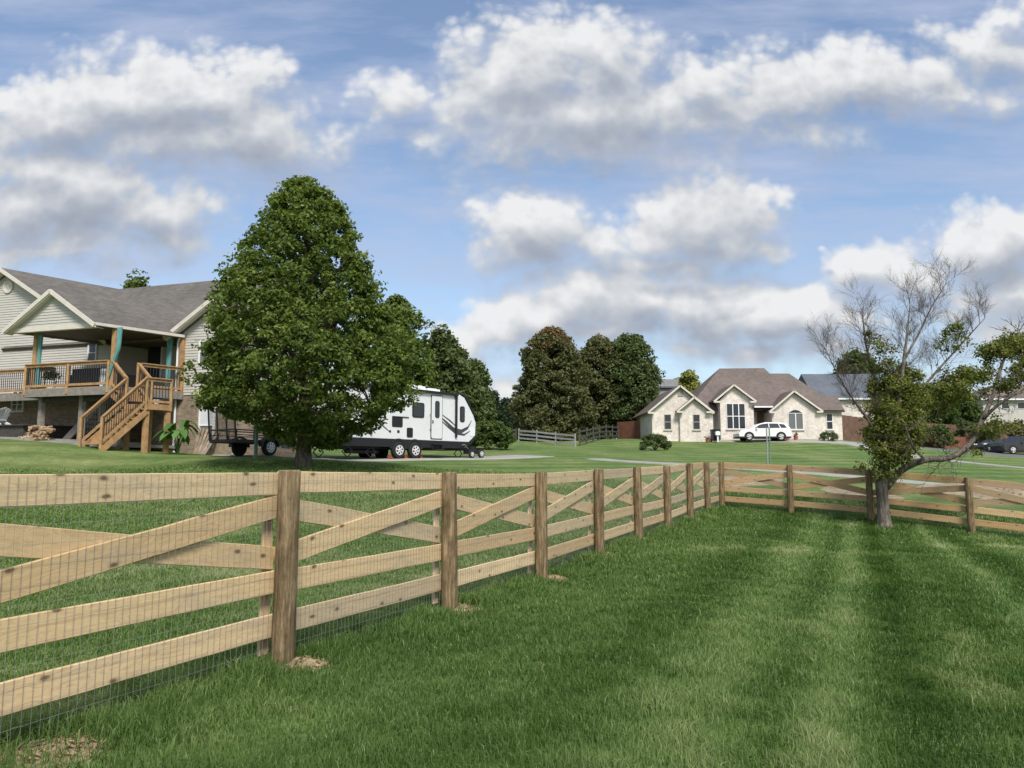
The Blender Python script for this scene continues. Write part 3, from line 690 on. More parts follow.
L2, q2 = limb([(885,470,0),(892,435,-.2),(899,400,-.3),(904,360,-.3),(907,335,-.2),(910,305,0)], .09, .012)
L3, q3 = limb([(886,488,0),(902,470,-.2),(925,460,-.5),(950,458,-.7),(970,444,-.8),(982,420,-.7),(993,395,-.5),(1000,370,-.4)], .10, .04)
L4, q4 = limb([(893,435,-.2),(908,410,0),(925,385,.3),(945,362,.5),(965,340,.5),(985,318,.4)], .055, .01)
L5, q5 = limb([(882,445,.1),(868,420,-.3),(852,398,-.5),(838,375,-.6),(826,350,-.6)], .045, .008)
L6, q6 = limb([(904,360,-.3),(918,335,0),(930,310,.2),(945,285,.2)], .035, .008)
L7, q7 = limb([(982,420,-.7),(998,405,-1),(1018,392,-1.2),(1040,380,-1.3)], .05, .015)
L8, q8 = limb([(1000,370,-.4),(1008,350,-.2),(1020,330,0)], .045, .012)
L9, q9 = limb([(925,460,-.5),(912,445,-.9),(905,425,-1.1)], .04, .012)
mb.build('trunk', 'bark2', ot, smooth=True)
mbt = MB()
for Lx, a, lev, ln in ((L1, .35, 3, .95), (L2, .35, 3, 1.0), (L4, .3, 3, .95), (L5, .3, 3, .85), (L6, .2, 3, .8)):
    for i in range(int(len(Lx)*a), len(Lx)):
        for _ in range(2):
            ax_ = (Lx[min(i+1, len(Lx)-1)]-Lx[i-1]).normalized(); s_ = V((random.gauss(0, 1), random.gauss(0, .8), random.gauss(.3, .4))); s_ = (s_-ax_*s_.dot(ax_)).normalized()
            dd = (ax_*.75+s_*.75+V((0, 0, .35))).normalized(); twig(Lx[i], dd, ln*random.uniform(.3, .85), .0085, lev, mbt)
for Lx in (L3, L7, L8, L9):
    for i in range(int(len(Lx)*.35), len(Lx)):
        for _ in range(2):
            s_ = V((random.gauss(0, 1), random.gauss(0, .8), random.gauss(0, .7))).normalized(); twig(Lx[i], s_, random.uniform(.4, .9), .012, 1, mbt)
mbt.build('twigs', 'bark', ot)
def blob(px, py, dd, rx, rz, k):
    k = int(k*1.9)
    c = ray(px, py, TB+dd); k = max(1, int(k*.88)); d = rng.normal(size=(k, 3)); d /= np.linalg.norm(d, axis=1, keepdims=True); r = rng.random(k)**.5*1.12
    return np.array(c)+d*r[:, None]*np.array([rx, rx*.9, rz])
cl = [blob(898,405,-.1,.72,.75,75), blob(905,385,0,.5,.45,26), blob(885,440,-.2,.55,.75,42), blob(908,430,-.3,.4,.6,24), blob(880,470,-.4,.3,.3,4), blob(903,452,-.5,.35,.35,9), blob(897,385,.1,.6,.45,30), blob(888,418,.2,.5,.6,24),
      blob(866,468,-.2,.3,.15,2), blob(938,400,.2,.45,.4,14), blob(950,380,.3,.4,.4,14), blob(975,372,-.2,.4,.25,16), blob(992,352,-.2,.35,.22,16), blob(1015,345,-.1,.4,.4,24), blob(1012,380,-.5,.45,.3,14),
      blob(965,395,-.3,.6,.5,12), blob(950,345,.3,.5,.5,9), blob(1035,365,-.5,.5,.6,24), blob(880,350,0,.4,.6,8), blob(995,430,-.8,.5,.3,6), blob(975,455,-.9,.12,.12,1)]
cl = np.concatenate(cl)
leaves('crown', cl, rng.uniform(.16, .42, len(cl)), rng.integers(25, 100, len(cl)), .078, 'leaf_ornamental', ot, shell=.4)

# ------------------------------------------------------------------ the tan house on the left
OX = V((-15.3, 29.0, 0))
def W(s_, t, z): p = OX+G*s_+Dv*t; return V((p.x, p.y, z))
def s_at(px, t):
    u = ray(px, 400, 1.0).x  # x per depth (roughly independent of py)
    b_ = OX+Dv*t; return (u*b_.y-b_.x)/(G.x-u*G.y)
def zy(py, s_, t): return ray(512, py, W(s_, t, 0).y).z
AX = (G, Dv, V((0, 0, 1)))
def stbox(mb, s0, s1, t0, t1, z0, z1):
    vs = [W(a, b_, c) for a in (s0, s1) for b_ in (t0, t1) for c in (z0, z1)]
    return mb.add(vs, [(0,1,3,2),(4,6,7,5),(0,4,5,1),(2,3,7,6),(0,2,6,4),(1,5,7,3)])
ZG = 1.9; ZB = 4.42; ZE = 6.94; ZR = 10.55; ZD = 4.57; ZL = 3.84
OX_D = OX.copy(); OX = OX_D+V((-.40, .0, 0))
hl = thing('tan_house', 'two-storey tan sided and brick house with covered porch at the left', 'house', W(-3, 5, ZG))
def siding(mb, a, b_, outn, lf, rf, z0, z1, lap=.115):
    """rows of lapped boards between plan points a and b; lf/rf(z) give the fractions covered"""
    z = z0
    while z < z1-.01:
        zt = min(z+lap, z1); l0, r0 = lf(z), rf(z); l1_, r1_ = lf(zt), rf(zt)
        if r0-l0 > .003:
            P = lambda f, zz, o: V((a.x+(b_.x-a.x)*f, a.y+(b_.y-a.y)*f, zz))+outn*o
            vs = [P(l0, z, .03), P(r0, z, .03), P(r1_, zt, .012), P(l1_, zt, .012), P(l0, z, .01), P(r0, z, .01)]
            mb.add(vs, [(0, 1, 2, 3), (0, 4, 5, 1)])
        z = zt
mb = MB()
for s0, s1, t0, t1 in ((-15.7, -3.5, 2.9, 8.5), (-3.5, 0, 4.5, 8.4), (0, 4.3, 2.9, 4.9)): stbox(mb, s0, s1, t0, t1, ZG-.6, ZB)
mb.build('basement_wall', 'brick', hl)
mb = MB()
for s0, s1, t0, t1 in ((-15.7, -3.5, 2.93, 8.4), (-3.5, 0, 4.53, 8.3), (0.02, 4.28, 2.93, 4.85)): stbox(mb, s0, s1, t0, t1, ZB, ZE)
one = lambda z: 1.0
zero = lambda z: 0.0
nG = -Dv
# frontal normals: use the true perpendicular of the G direction
nG = V((G.y, -G.x, 0)).normalized(); nG = nG if nG.y < 0 else -nG
nD = V((Dv.y, -Dv.x, 0)).normalized()
siding(mb, W(-15.7, 2.9, 0), W(-3.5, 2.9, 0), nG, zero, one, ZB, ZE)
siding(mb, W(-3.5, 4.5, 0), W(0, 4.5, 0), nG, zero, one, ZB, ZE)
siding(mb, W(0, 2.9, 0), W(4.3, 2.9, 0), nG, zero, one, ZB, ZE)
siding(mb, W(-3.5, 2.9, 0), W(-3.5, 4.5, 0), nD, zero, one, ZB, ZE)
# gables
def gab(apex_f, zt): return (lambda z: apex_f*(z-ZE)/(zt-ZE)), (lambda z: 1-(1-apex_f)*(z-ZE)/(zt-ZE))
lf, rf = gab(.49, ZR-.1); siding(mb, W(-15.7, 2.9, 0), W(-3.5, 2.9, 0), nG, lf, rf, ZE, ZR-.1)
lf, rf = gab(.5, ZE+1.38); siding(mb, W(0, 2.9, 0), W(4.3, 2.9, 0), nG, lf, rf, ZE, ZE+1.38)
lf, rf = gab(.5, 8.3); siding(mb, W(-3.95, -.45, 0), W(.05, -.45, 0), nG, lambda z: .5*(z-6.95)/(8.25-6.95), lambda z: 1-.5*(z-6.95)/(8.25-6.95), 6.95, 8.25)
mb.build('siding', 'siding', hl)
def slope(mb, a, b_, c, d, th=.14):
    n_ = (b_-a).cross(d-a).normalized(); n_ = n_ if n_.z > 0 else -n_
    mb.prism([a, b_, c, d], -n_*th)
mb = MB()
slope(mb, W(-9.7, 2.5, ZR), W(-9.7, 8.6, ZR), W(-3.3, 8.6, 6.82), W(-3.3, 2.5, 6.82))
slope(mb, W(-9.7, 2.5, ZR), W(-9.7, 8.6, ZR), W(-16.1, 8.6, 6.82), W(-16.1, 2.5, 6.82))
slope(mb, W(-9.7, 7.83, ZR+.004), W(.4, 7.83, ZR+.004), W(.4, 2.75, 6.83), W(-9.7, 2.75, 6.83))
slope(mb, W(-9.7, 7.84, ZR+.002), W(.4, 7.84, ZR+.002), W(.4, 11, 8.3), W(-9.7, 11, 8.3))
slope(mb, W(-1.95, -.7, 8.39), W(-1.95, 5.0, 8.39), W(.38, 5.0, 6.9), W(.38, -.7, 6.9))
slope(mb, W(-1.95, -.7, 8.39), W(-1.95, 5.0, 8.39), W(-4.28, 5.0, 6.9), W(-4.28, -.7, 6.9))
slope(mb, W(2.15, 2.5, ZE+1.46), W(2.15, 6.0, ZE+1.46), W(-.25, 6.0, 6.86), W(-.25, 2.5, 6.86))
slope(mb, W(2.15, 2.5, ZE+1.46), W(2.15, 6.0, ZE+1.46), W(4.6, 6.0, 6.84), W(4.6, 2.5, 6.84))
mb.build('roof', 'shingle', hl)
mb = MB()
def rake(a, b_): 
    mb.beam(a-V((0, 0, .09)), b_-V((0, 0, .09)), .05, .16)
    # soffit behind the board
    a2, b2 = a+Dv*.2-V((0, 0, .17)), b_+Dv*.2-V((0, 0, .17)); mb.beam(a2, b2, .36, .03)
for ap, l, r in ((W(-9.7, 2.47, ZR), W(-16.1, 2.47, 6.82), W(-3.3, 2.47, 6.82)), (W(-1.95, -.73, 8.39), W(-4.28, -.73, 6.9), W(.38, -.73, 6.9)), (W(2.15, 2.47, ZE+1.46), W(-.25, 2.47, 6.86), W(4.6, 2.47, 6.84))):
    mb = MB(); rake(ap, l); rake(ap, r)
    if ap.z < 8.395 and ap.z > 8.385: stbox(mb, -4.1, .2, -.5, -.3, 6.78, 6.96)
    mb.build('rake_board', 'trim', hl)
mb = MB(); stbox(mb, -4.1, .2, -.3, 4.4, 6.86, 6.92); stbox(mb, -3.4, .1, 3, 4.4, 6.78, 6.85); mb.build('porch_ceiling', 'soffit', hl)
mb = MB(); mb.beam(W(.42, -.72, 6.86), W(.42, 2.8, 6.86), .12, .11); mb.build('gutter', 'trim', hl)
mb = MB(); mb.tube([W(.3, 2.72, 6.8), W(.12, 2.8, 6.6), W(.12, 2.82, 2.2), W(.3, 2.7, 2.05)], .045, 8); mb.build('downspout', 'white', hl)
mb = MB(); mb.lathe(W(-9.7, 2.86, 9.72), [(.30, 0), (.30, .04), (.22, .04), (.22, .02), (.1, .02), (.02, .05)], 20, nG); mb.build('round_vent', 'trim', hl)
def win_st(parent, s0, s1, t, z0, z1, nc=1, nr=2, pane='glass', fm='white', nm='window', blind=0):
    mb = MB(); fw = .055
    def bar(a, b_, c, d): stbox(mb, a, b_, t-.07, t-.01, c, d)
    bar(s0-fw, s0, z0-fw, z1+fw); bar(s1, s1+fw, z0-fw, z1+fw); bar(s0, s1, z0-fw, z0); bar(s0, s1, z1, z1+fw)
    for i in range(1, nc): x = s0+(s1-s0)*i/nc; bar(x-.02, x+.02, z0, z1)
    for i in range(1, nr):
        z = z0+(z1-z0)*i/nr
        for j in range(nc): a = s0+(s1-s0)*j/nc+(.02 if j else 0); b_ = s0+(s1-s0)*(j+1)/nc-(.02 if j < nc-1 else 0); bar(a, b_, z-.02, z+.02)
    f = mb.build(nm, fm, parent); mb = MB(); stbox(mb, s0, s1, t-.038, t-.03, z0, z1); mb.build('pane', pane, f)
    if blind: mb = MB(); stbox(mb, s0, s1, t-.046, t-.041, z0+(z1-z0)*blind, z1); mb.build('blind', 'blind', f)
    return f
def winpx(x0, x1, y0, y1, t, **k):
    s0, s1 = s_at(x0, t), s_at(x1, t); sm = (s0+s1)/2; return win_st(hl, s0, s1, t, zy(y1, sm, t), zy(y0, sm, t), **k)
winpx(14, 24, 392, 411, 2.9, nc=2, nr=3, pane='glassblue'); winpx(87, 94, 345, 361, 2.88, nr=2)
winpx(202, 215, 409, 442, 2.9, nr=2, pane='glassblue', blind=.5); winpx(199, 207, 342, 362, 2.88, nr=2, pane='glassblue')
winpx(130, 144, 342, 381, 4.5, nr=1, nm='patio_door'); winpx(145.5, 160, 342, 381, 4.5, nr=1, nm='patio_door')
mb = MB(); s0 = s_at(284, 2.9); stbox(mb, s0, s0+.4, 2.84, 2.895, 2.2, 3.3); mb.build('side_door', 'white', hl)
mb = MB(); mb.box(W(-.35, 4.4, 5.9), (.14, .14, .3), AX); mb.box(W(-.35, 4.42, 6.1), (.18, .18, .04), AX); mb.build('wall_lamp', 'black', hl)

# deck
OX = OX_D
dk = thing('wooden_deck', 'raised stained timber deck with balustrade and two-flight staircase on the tan house', 'deck', W(-2, 0, ZG))
mb = MB()
for i in range(21): t0 = -.12+i*.147; stbox(mb, -4.35, .05, t0, t0+.135, ZD-.03, ZD)
for i in range(13): t0 = 1.0+i*.147; stbox(mb, -15, -4.36, t0, t0+.135, ZD-.03, ZD)
mb.build('deck_floor', 'deckwood', dk)
mb = MB(); stbox(mb, -4.38, .08, -.16, -.12, ZD-.33, ZD-.035); stbox(mb, .05, .09, -.12, 2.85, ZD-.33, ZD-.035); stbox(mb, -15, -4.4, .94, .98, ZD-.33, ZD-.035); stbox(mb, -4.42, -4.38, -.16, 1, ZD-.33, ZD-.035)
mb.build('fascia', 'greywood', dk)
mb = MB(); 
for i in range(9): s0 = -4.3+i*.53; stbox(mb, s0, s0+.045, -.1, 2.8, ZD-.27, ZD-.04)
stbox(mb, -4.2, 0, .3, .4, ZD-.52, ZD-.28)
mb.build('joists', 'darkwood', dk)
for s0, t0 in ((-4.05, .35), (-1.95, .35), (-.1, .35), (-1.7, .9)):
    mb = MB(); g0 = W(s0, t0, 0); stbox(mb, s0-.08, s0+.08, t0-.08, t0+.08, h(g0.x, g0.y)-.1, ZD-.3 if s0 != -1.7 else ZD-.1); mb.build('support_post', 'greywood', dk)
for s0, t0 in ((-4.0, -.02), (0.0, -.02), (0.0, 2.7)):
    mb = MB(); stbox(mb, s0-.08, s0+.08, t0-.08, t0+.08, ZD, 6.86); mb.build('roof_post', 'deckwood', dk)
def railing(a, b_, z0, z1, postz=None, gap=.115, hgt=.98, ends=(1, 1)):
    """balustrade along plan points a->b whose floor runs z0->z1"""
    mb = MB(); A_ = V((a.x, a.y, z0)); B_ = V((b_.x, b_.y, z1)); up = V((0, 0, 1))
    mb.beam(A_+up*(hgt), B_+up*(hgt), .14, .04); mb.beam(A_+up*(hgt-.08), B_+up*(hgt-.08), .04, .09); mb.beam(A_+up*.1, B_+up*.1, .04, .09)
    mb.build('handrail', 'deckwood', dk)
    mb = MB(); L = (B_-A_).length; k = int(L/gap)
    for i in range(1, k):
        p = A_.lerp(B_, i/k); mb.beam(p+up*.12, p+up*(hgt-.1), .02, .02)
    mb.build('balusters', 'baluster', dk)
    for e_, p in ((ends[0], A_), (ends[1], B_)):
        if e_: mb = MB(); mb.beam(p+up*(-.25), p+up*(hgt+.0), .09, .09); mb.build('railing_post', 'deckwood', dk)
railing(W(-4.3, -.14, 0), W(-2.1, -.14, 0), ZD, ZD, ends=(1, 1)); railing(W(-2.1, -.14, 0), W(-.1, -.14, 0), ZD, ZD, ends=(0, 1)); railing(W(-15, .96, 0), W(-4.4, .96, 0), ZD, ZD, ends=(0, 1)); railing(W(-4.4, .96, 0), W(-4.35, -.1, 0), ZD, ZD, ends=(0, 0))
railing(W(.05, 1.0, 0), W(.05, 2.7, 0), ZD, ZD)
# stairs
def flight(a, dirv, wv, z0, z1, n_, run):
    """steps from top edge a going dirv, width vector wv"""
    mb = MB(); r = run/n_; dz = (z0-z1)/n_
    for i in range(1, n_):
        p = a+dirv*(r*(i-.5)) + wv/2; z = z0-dz*i
        mb.box(V((p.x, p.y, z-.02)), (r+.03, wv.length, .04), (dirv, wv.normalized(), V((0, 0, 1))))
        p2 = a+dirv*(r*(i-1)+.012)+wv/2; mb.box(V((p2.x, p2.y, z+dz/2-.02)), (.02, wv.length-.1, dz-.045), (dirv, wv.normalized(), V((0, 0, 1))))
    mb.build('steps', 'deckwood', dk)
    for s_ in (0, 1):
        mb = MB(); p = a+wv*s_ + wv.normalized()*(.03 if s_ else -.03); A_ = V((p.x, p.y, z0-.30)); q = p+dirv*run; B_ = V((q.x, q.y, z1-.08)); mb.beam(A_, B_, .04, .20); mb.build('stringer', 'deckwood', dk)
s1_, s2_ = .78, 1.75; t0_ = -.1
ga = W(1.2, -1.7, 0); zg = h(ga.x, ga.y)
flight(W(s1_, t0_, 0), -Dv, G*(s2_-s1_), ZL, zg-.02, 9, 1.55)
flight(W(.06, t0_, 0), G, Dv*.95, ZD, ZL, 4, s1_-.06)
mb = MB()
for i in range(8): stbox(mb, s1_, s2_+.06, t0_+i*.12, t0_+i*.12+.11, ZL-.04, ZL)
stbox(mb, s2_+.02, s2_+.06, t0_, t0_+.95, ZL-.22, ZL-.042); mb.build('landing', 'deckwood', dk)
for s_, t in ((s1_+.05, t0_+.05), (s2_-.06, t0_+.06), (s2_-.06, t0_+.88), (s1_+.05, t0_+.88)):
    g0 = W(s_, t, 0); mb = MB(); stbox(mb, s_-.07, s_+.07, t-.07, t+.07, h(g0.x, g0.y)-.1, ZL-.05); mb.build('support_post', 'deckwood', dk)
def grail(a, b_, z0, z1, **k): railing(a, b_, z0, z1, **k)
grail(W(s1_, t0_, 0), W(s1_, t0_-1.55, 0), ZL, zg+.1, hgt=1.02); grail(W(s2_, t0_, 0), W(s2_, t0_-1.55, 0), ZL, zg+.1, hgt=1.02)
grail(W(.06, t0_-.02, 0), W(s1_, t0_-.02, 0), ZD, ZL+.03, ends=(0, 0)); grail(W(.06, t0_+.97, 0), W(s1_, t0_+.97, 0), ZD, ZL+.03, ends=(1, 1))
grail(W(s2_, t0_, 0), W(s2_, t0_+.95, 0), ZL, ZL, ends=(0, 1))

# curtains
def curtain(label, s_, t, z0, z1, tie=None, w=.24):
    mb = MB(); k = 24; rows = 14; vs = []; fs = []
    for r in range(rows+1):
        f = r/rows; z = z1+(z0-z1)*f; ww = w*(1-.35*math.sin(f*math.pi)); sh = 0 if tie is None else tie*max(0, f-.35)
        for side in (0, 1):
            for i in range(k+1):
                a = i/k; vs.append(W(s_+sh+(a-.5)*ww, t-.10+.035*math.sin(a*22+f*2)+side*.012, z))
    n1 = k+1
    for r in range(rows):
        for side in (0, 1):
            for i in range(k): a = (r*2+side)*n1+i; b_ = ((r+1)*2+side)*n1+i; fs.append((a, a+1, b_+1, b_))
    mb.add(vs, fs); o = mb.build('curtain', 'teal', smooth=True); tag(o, label, 'curtain', 'teal porch curtains')
curtain('dark tied curtain on the far left porch post', -3.72, .0, 4.7, 6.8, w=.22)
curtain('teal curtain on the middle porch post, blown across the deck railing', .3, -.02, 4.55, 6.82, tie=-.85)
curtain('teal curtain hanging straight beside the tan corner wall', -.45, 2.6, 4.7, 6.82, w=.34)
# under and on the deck
ch = W(s_at(0, 1.0), 1.0, 0)
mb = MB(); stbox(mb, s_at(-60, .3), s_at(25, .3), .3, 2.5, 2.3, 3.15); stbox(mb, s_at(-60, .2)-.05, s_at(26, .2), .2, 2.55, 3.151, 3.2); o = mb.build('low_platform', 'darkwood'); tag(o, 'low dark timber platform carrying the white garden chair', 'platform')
def adirondack(p, az):
    t = thing('garden_chair', 'white slatted garden chair on the low dark platform', 'chair', p)
    f = V((math.cos(az), math.sin(az), 0)); r = V((-f.y, f.x, 0)); up = V((0, 0, 1))
    P = lambda a, b_, c: p+(f*a+r*b_+up*c)*.78
    mb = MB()
    for i in range(5): b_ = -.22+i*.11; mb.beam(P(-.22, b_, .32), P(-.52, b_*1.25, 1.0-abs(i-2)*.05), .09, .02, f)
    mb.build('backrest', 'white', t)
    mb = MB()
    for i in range(5): mb.beam(P(-.2+i*.12, -.26, .31+i*.025), P(-.2+i*.12, .26, .31+i*.025), .1, .02)
    mb.build('seat', 'white', t)
    for s_ in (-1, 1):
        mb = MB(); mb.beam(P(.32, s_*.29, 0), P(.32, s_*.29, .55), .09, .03, r); mb.build('leg', 'white', t)
        mb = MB(); mb.beam(P(.36, s_*.27, .38), P(-.62, s_*.27, .02), .03, .12); mb.build('leg', 'white', t)
        mb = MB(); mb.beam(P(.42, s_*.31, .57), P(-.36, s_*.31, .57), .12, .025); mb.build('armrest', 'white', t)
adirondack(V((ch.x, ch.y, 3.2)), 2.75)
random.seed(5)
def pile_logs(label, c, w, hh, k):
    t = thing('firewood_pile', label, 'firewood', c)
    for i in range(k):
        a = random.uniform(0, 3.14); z = random.random()**1.5*hh; sp = (1-z/hh*.7)*w/2; p = V((c.x, c.y, 0))+G*random.uniform(-sp, sp)+Dv*random.uniform(-.3, .3); e = V((math.cos(a), math.sin(a), random.uniform(-.25, .25)))*.2
        p.z = c.z+z+.05; mb = MB(); mb.tube([p-e, p+e], .055, 5, jit=.2); mb.build('log', 'firewood', t)
c = W(s_at(42, -.1), -.1, 0); c.z = h(c.x, c.y); pile_logs('heap of split firewood under the deck', c, 1.3, .5, 70)
mb = MB(); c = W(-2.3, .9, 0)
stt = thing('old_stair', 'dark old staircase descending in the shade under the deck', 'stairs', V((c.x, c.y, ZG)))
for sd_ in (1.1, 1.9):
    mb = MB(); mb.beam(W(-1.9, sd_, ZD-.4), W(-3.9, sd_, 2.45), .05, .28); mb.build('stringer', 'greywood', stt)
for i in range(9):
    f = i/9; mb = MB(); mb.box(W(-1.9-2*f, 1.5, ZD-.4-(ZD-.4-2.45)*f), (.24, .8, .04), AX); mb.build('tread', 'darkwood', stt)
# leaning planks
pk = thing('leaning_planks', 'bundle of weathered planks leaning against the brick wall', 'planks', W(s_at(200, 2.5), 2.5, 2.1))
for i in range(6):
    s0 = s_at(196+i*2.6, 2.5); g0 = W(s0+.35, 2.2, 0); mb = MB(); mb.beam(V((W(s0+.33, 2.25-.03*i, 0)).to_tuple()[:2]+(h(g0.x, g0.y),)), W(s0-.05+.06*i, 2.82, 3.25-.05*i), .11, .03, nG); mb.build('plank', 'greywood' if i % 2 else 'firewood', pk)
# banana plant
c = W(2.3, .75, 0); c.z = h(c.x, c.y)
bp = thing('banana_plant', 'broad leaved green plant growing beside the stair landing', 'plant', c)
random.seed(9)
for i in range(22):
    a = random.uniform(0, 6.28); L = random.uniform(.7, 1.25); z0 = random.uniform(.5, 1.15); pts = []; vs = []; fs = []
    k = 8
    for j in range(k+1):
        f = j/k; r = L*f*.8; z = z0*min(1, f*2.5)+.25*math.sin(f*2.6)-.35*f*f; w_ = .15*math.sin(min(1, max(0, (f-.25)/.75))*math.pi)**.6+.012
        d = V((math.cos(a), math.sin(a), 0)); s_ = V((-d.y, d.x, 0)); p = c+d*r+V((0, 0, z)); vs += [p-s_*w_+V((0, 0, .04)), p, p+s_*w_+V((0, 0, .04))]
    for j in range(k): fs += [(j*3, j*3+1, j*3+4, j*3+3), (j*3+1, j*3+2, j*3+5, j*3+4)]
    mb = MB(); mb.add(vs, fs); o = mb.build('leaf', 'leaf_banana', bp, smooth=True); at = o.data.attributes.new('tint', 'FLOAT', 'POINT'); at.data.foreach_set('value', [random.uniform(.2, .8)]*len(o.data.vertices))
mb = MB(); mb.tube([c-V((0, 0, .1)), c+V((0, 0, .6))], [.07, .04], 8); mb.build('stem', 'leaf_banana', bp)
def pot(label, c, r, mat, hh=None):
    hh = hh or r*1.7; t = thing('flower_pot', label, 'flower pot', c)
    mb = MB(); mb.lathe(c, [(r*.7, 0), (r, hh*.85), (r*1.1, hh*.86), (r*1.1, hh), (r*.95, hh), (r*.9, hh*.85)], 18); mb.build('pot', mat, t, smooth=False); return t
pot('small white pot standing on the stair landing', W(s2_-.2, t0_+.55, ZL), .11, 'white')
c = W(2.9, 2.5, 0); c.z = h(c.x, c.y); pot('pale pot at the foot of the brick wall by the downspout', c, .12, 'stone')
t = pot('pot with a leafy green plant behind the deck railing', W(-3.5, .25, ZD), .2, 'white')
cz = W(-3.5, .25, ZD+.6); leaves('foliage', np.array([cz])+rng.normal(0, .1, (7, 3)), np.full(7, .18), 30, .12, 'leaf_shrub', t)
# furniture on the deck
sf = thing('outdoor_sofa', 'dark wicker sofa standing behind the deck railing', 'sofa', W(-2.2, 1.1, ZD))
mb = MB(); stbox(mb, -3.1, -1.2, .9, 1.7, ZD+.08, ZD+.42); mb.build('seat', 'black', sf)
mb = MB(); stbox(mb, -3.1, -1.2, .72, .9, ZD+.08, ZD+.85); mb.build('backrest', 'black', sf)
for s0 in (-3.25, -1.2): mb = MB(); stbox(mb, s0, s0+.15, .72, 1.7, ZD+.0, ZD+.62); mb.build('armrest', 'black', sf)
mb = MB()
for i in range(6): stbox(mb, -.95+i*.13, -.84+i*.13, .2, .26, ZD+.03, ZD+.72+.0*i)
stbox(mb, -.95, -.2, .26, .3, ZD+.2, ZD+.3); o = mb.build('storage_screen', 'white'); tag(o, 'pale slatted panel behind the railing beside the teal curtain', 'panel')
mb = MB(); mb.lathe(W(1.2, 1.9, ZG+.2), [(.3, 0), (.34, .5), (.2, .85), (.05, .95)], 14); 
c = W(.3, -.6, 0); c.z = h(c.x, c.y)
br = thing('kettle_barbecue', 'round barbecue on legs standing under the staircase', 'barbecue', c)
mb = MB(); mb.lathe(c+V((0, 0, .55)), [(.05, 0), (.22, .08), (.28, .2), (.28, .22), (.2, .36), (.04, .42)], 18); mb.build('kettle', 'blackpaint', br, True)
for i in range(3): a = i*2.1; mb = MB(); mb.tube([c+V((.28*math.cos(a), .28*math.sin(a), 0)), c+V((.14*math.cos(a), .14*math.sin(a), .62))], .012, 6); mb.build('leg', 'steel', br)
mb = MB(); g0 = W(-2, -.4, 0)
for i in range(12):
    s0 = -16+i*1.6; stbox(mb, s0, s0+1.58, -.55+.2*(i % 2)*0, 2.9, h(*W(s0+.8, .1, 0).to_tuple()[:2])-.05, h(*W(s0+.8, -.3, 0).to_tuple()[:2])+.05) if s0 < -1.2 else None
tag(mb.build('patio_slab', 'concrete'), kind='structure')

# ------------------------------------------------------------------ vehicles: wheel helper
def wheel(parent, c, ax_, r=.34, w=.2, rim=.6, spokes=6, rimmat='rim'):
    ax_ = ax_.normalized(); mb = MB()
    mb.lathe(c-ax_*w/2, [(r*rim, 0), (r*.92, 0), (r, w*.15), (r, w*.85), (r*.92, w), (r*rim, w)], 28, ax_); o = mb.build('wheel', 'rubber', parent)
    mb = MB(); mb.lathe(c+ax_*(w/2-.01), [(r*rim, 0), (r*rim, .02), (r*rim*.92, .02), (r*rim*.86, .012), (.01, .014)], 28, ax_)
    a = V((0, 0, 1)); b_ = ax_.cross(a)
    for k in range(spokes):
        an = 2*math.pi*k/spokes+.3; d = a*math.cos(an)+b_*math.sin(an); mb.beam(c+ax_*(w/2+.012)+d*.03, c+ax_*(w/2+.012)+d*r*rim*.9, .03, r*.16, ax_.cross(d))
    mb.lathe(c+ax_*(w/2), [(r*.16, 0), (r*.16, .03), (r*.1, .04)], 12, ax_)
    mb.build('rim', rimmat, o)
    mb = MB()
    for k in range(spokes):
        an = 2*math.pi*(k+.5)/spokes+.3; d = a*math.cos(an)+b_*math.sin(an); mb.beam(c+ax_*(w/2+.0065)+d*r*rim*.38, c+ax_*(w/2+.0065)+d*r*rim*.8, .012, r*.2, ax_.cross(d))
    mb.lathe(c+ax_*(w/2+.03), [(r*.06, 0), (r*.06, .014)], 10, ax_)
    mb.build('black_rim_gap', 'black', o); return o  # black bars stand in for the shaded gaps between spokes

# travel trailer
rd = V((.655, .756, 0)); rn = V((.756, -.655, 0))   # rn: towards the camera side
rc = gxy(406, 33.5); rc = V((rc.x, rc.y, h(rc.x, rc.y)+.03))
rv = thing('travel_trailer', 'long white travel trailer with black swoosh graphics parked on the concrete drive', 'trailer', rc)
# rc is the midpoint between the visible wheels, on the camera side face
def R(a, o, z): return rc+rd*a+rn*(o)+V((0, 0, z))
RW = 2.3
prof_up = [(-3.4, .80), (3.95, .78), (4.38, 1.12), (4.42, 1.75), (4.22, 2.15), (3.62, 2.93), (3.3, 3.05), (-3.4, 3.1)]
mb = MB(); mb.prism([R(a, 0, z) for a, z in prof_up], -rn*RW); o = mb.build('body', 'rvwhite', rv)
bv = o.modifiers.new('b', 'BEVEL'); bv.width = .05; bv.segments = 3; bv.limit_method = 'ANGLE'
mb = MB(); mb.prism([R(a, .012, z) for a, z in [(-3.38, .48), (3.4, .5), (4.1, .72), (4.39, 1.1), (4.3, 1.1), (3.9, .82), (-3.38, .84)]], -rn*(RW+.024)); mb.build('skirt', 'black', rv)
mb = MB(); mb.prism([R(a, .02, z) for a, z in [(3.3, 3.07), (3.66, 2.94), (4.26, 2.14), (4.32, 2.16), (3.7, 3.02), (3.32, 3.13)]], -rn*(RW+.04)); mb.build('nose_cap', 'black', rv)
mb = MB(); mb.beam(R(-3.3, .07, 3.04), R(3.1, .07, 3.02), .1, .11); mb.build('awning', 'black', rv)
mb = MB(); mb.beam(R(3.02, .05, 1.0), R(3.02, .05, 2.98), .05, .12, rd); mb.build('awning_arm', 'black', rv)
mb = MB(); mb.beam(R(-2.0, .05, 1.0), R(-2.0, .05, 2.98), .05, .09, rd); mb.build('awning_arm', 'black', rv)
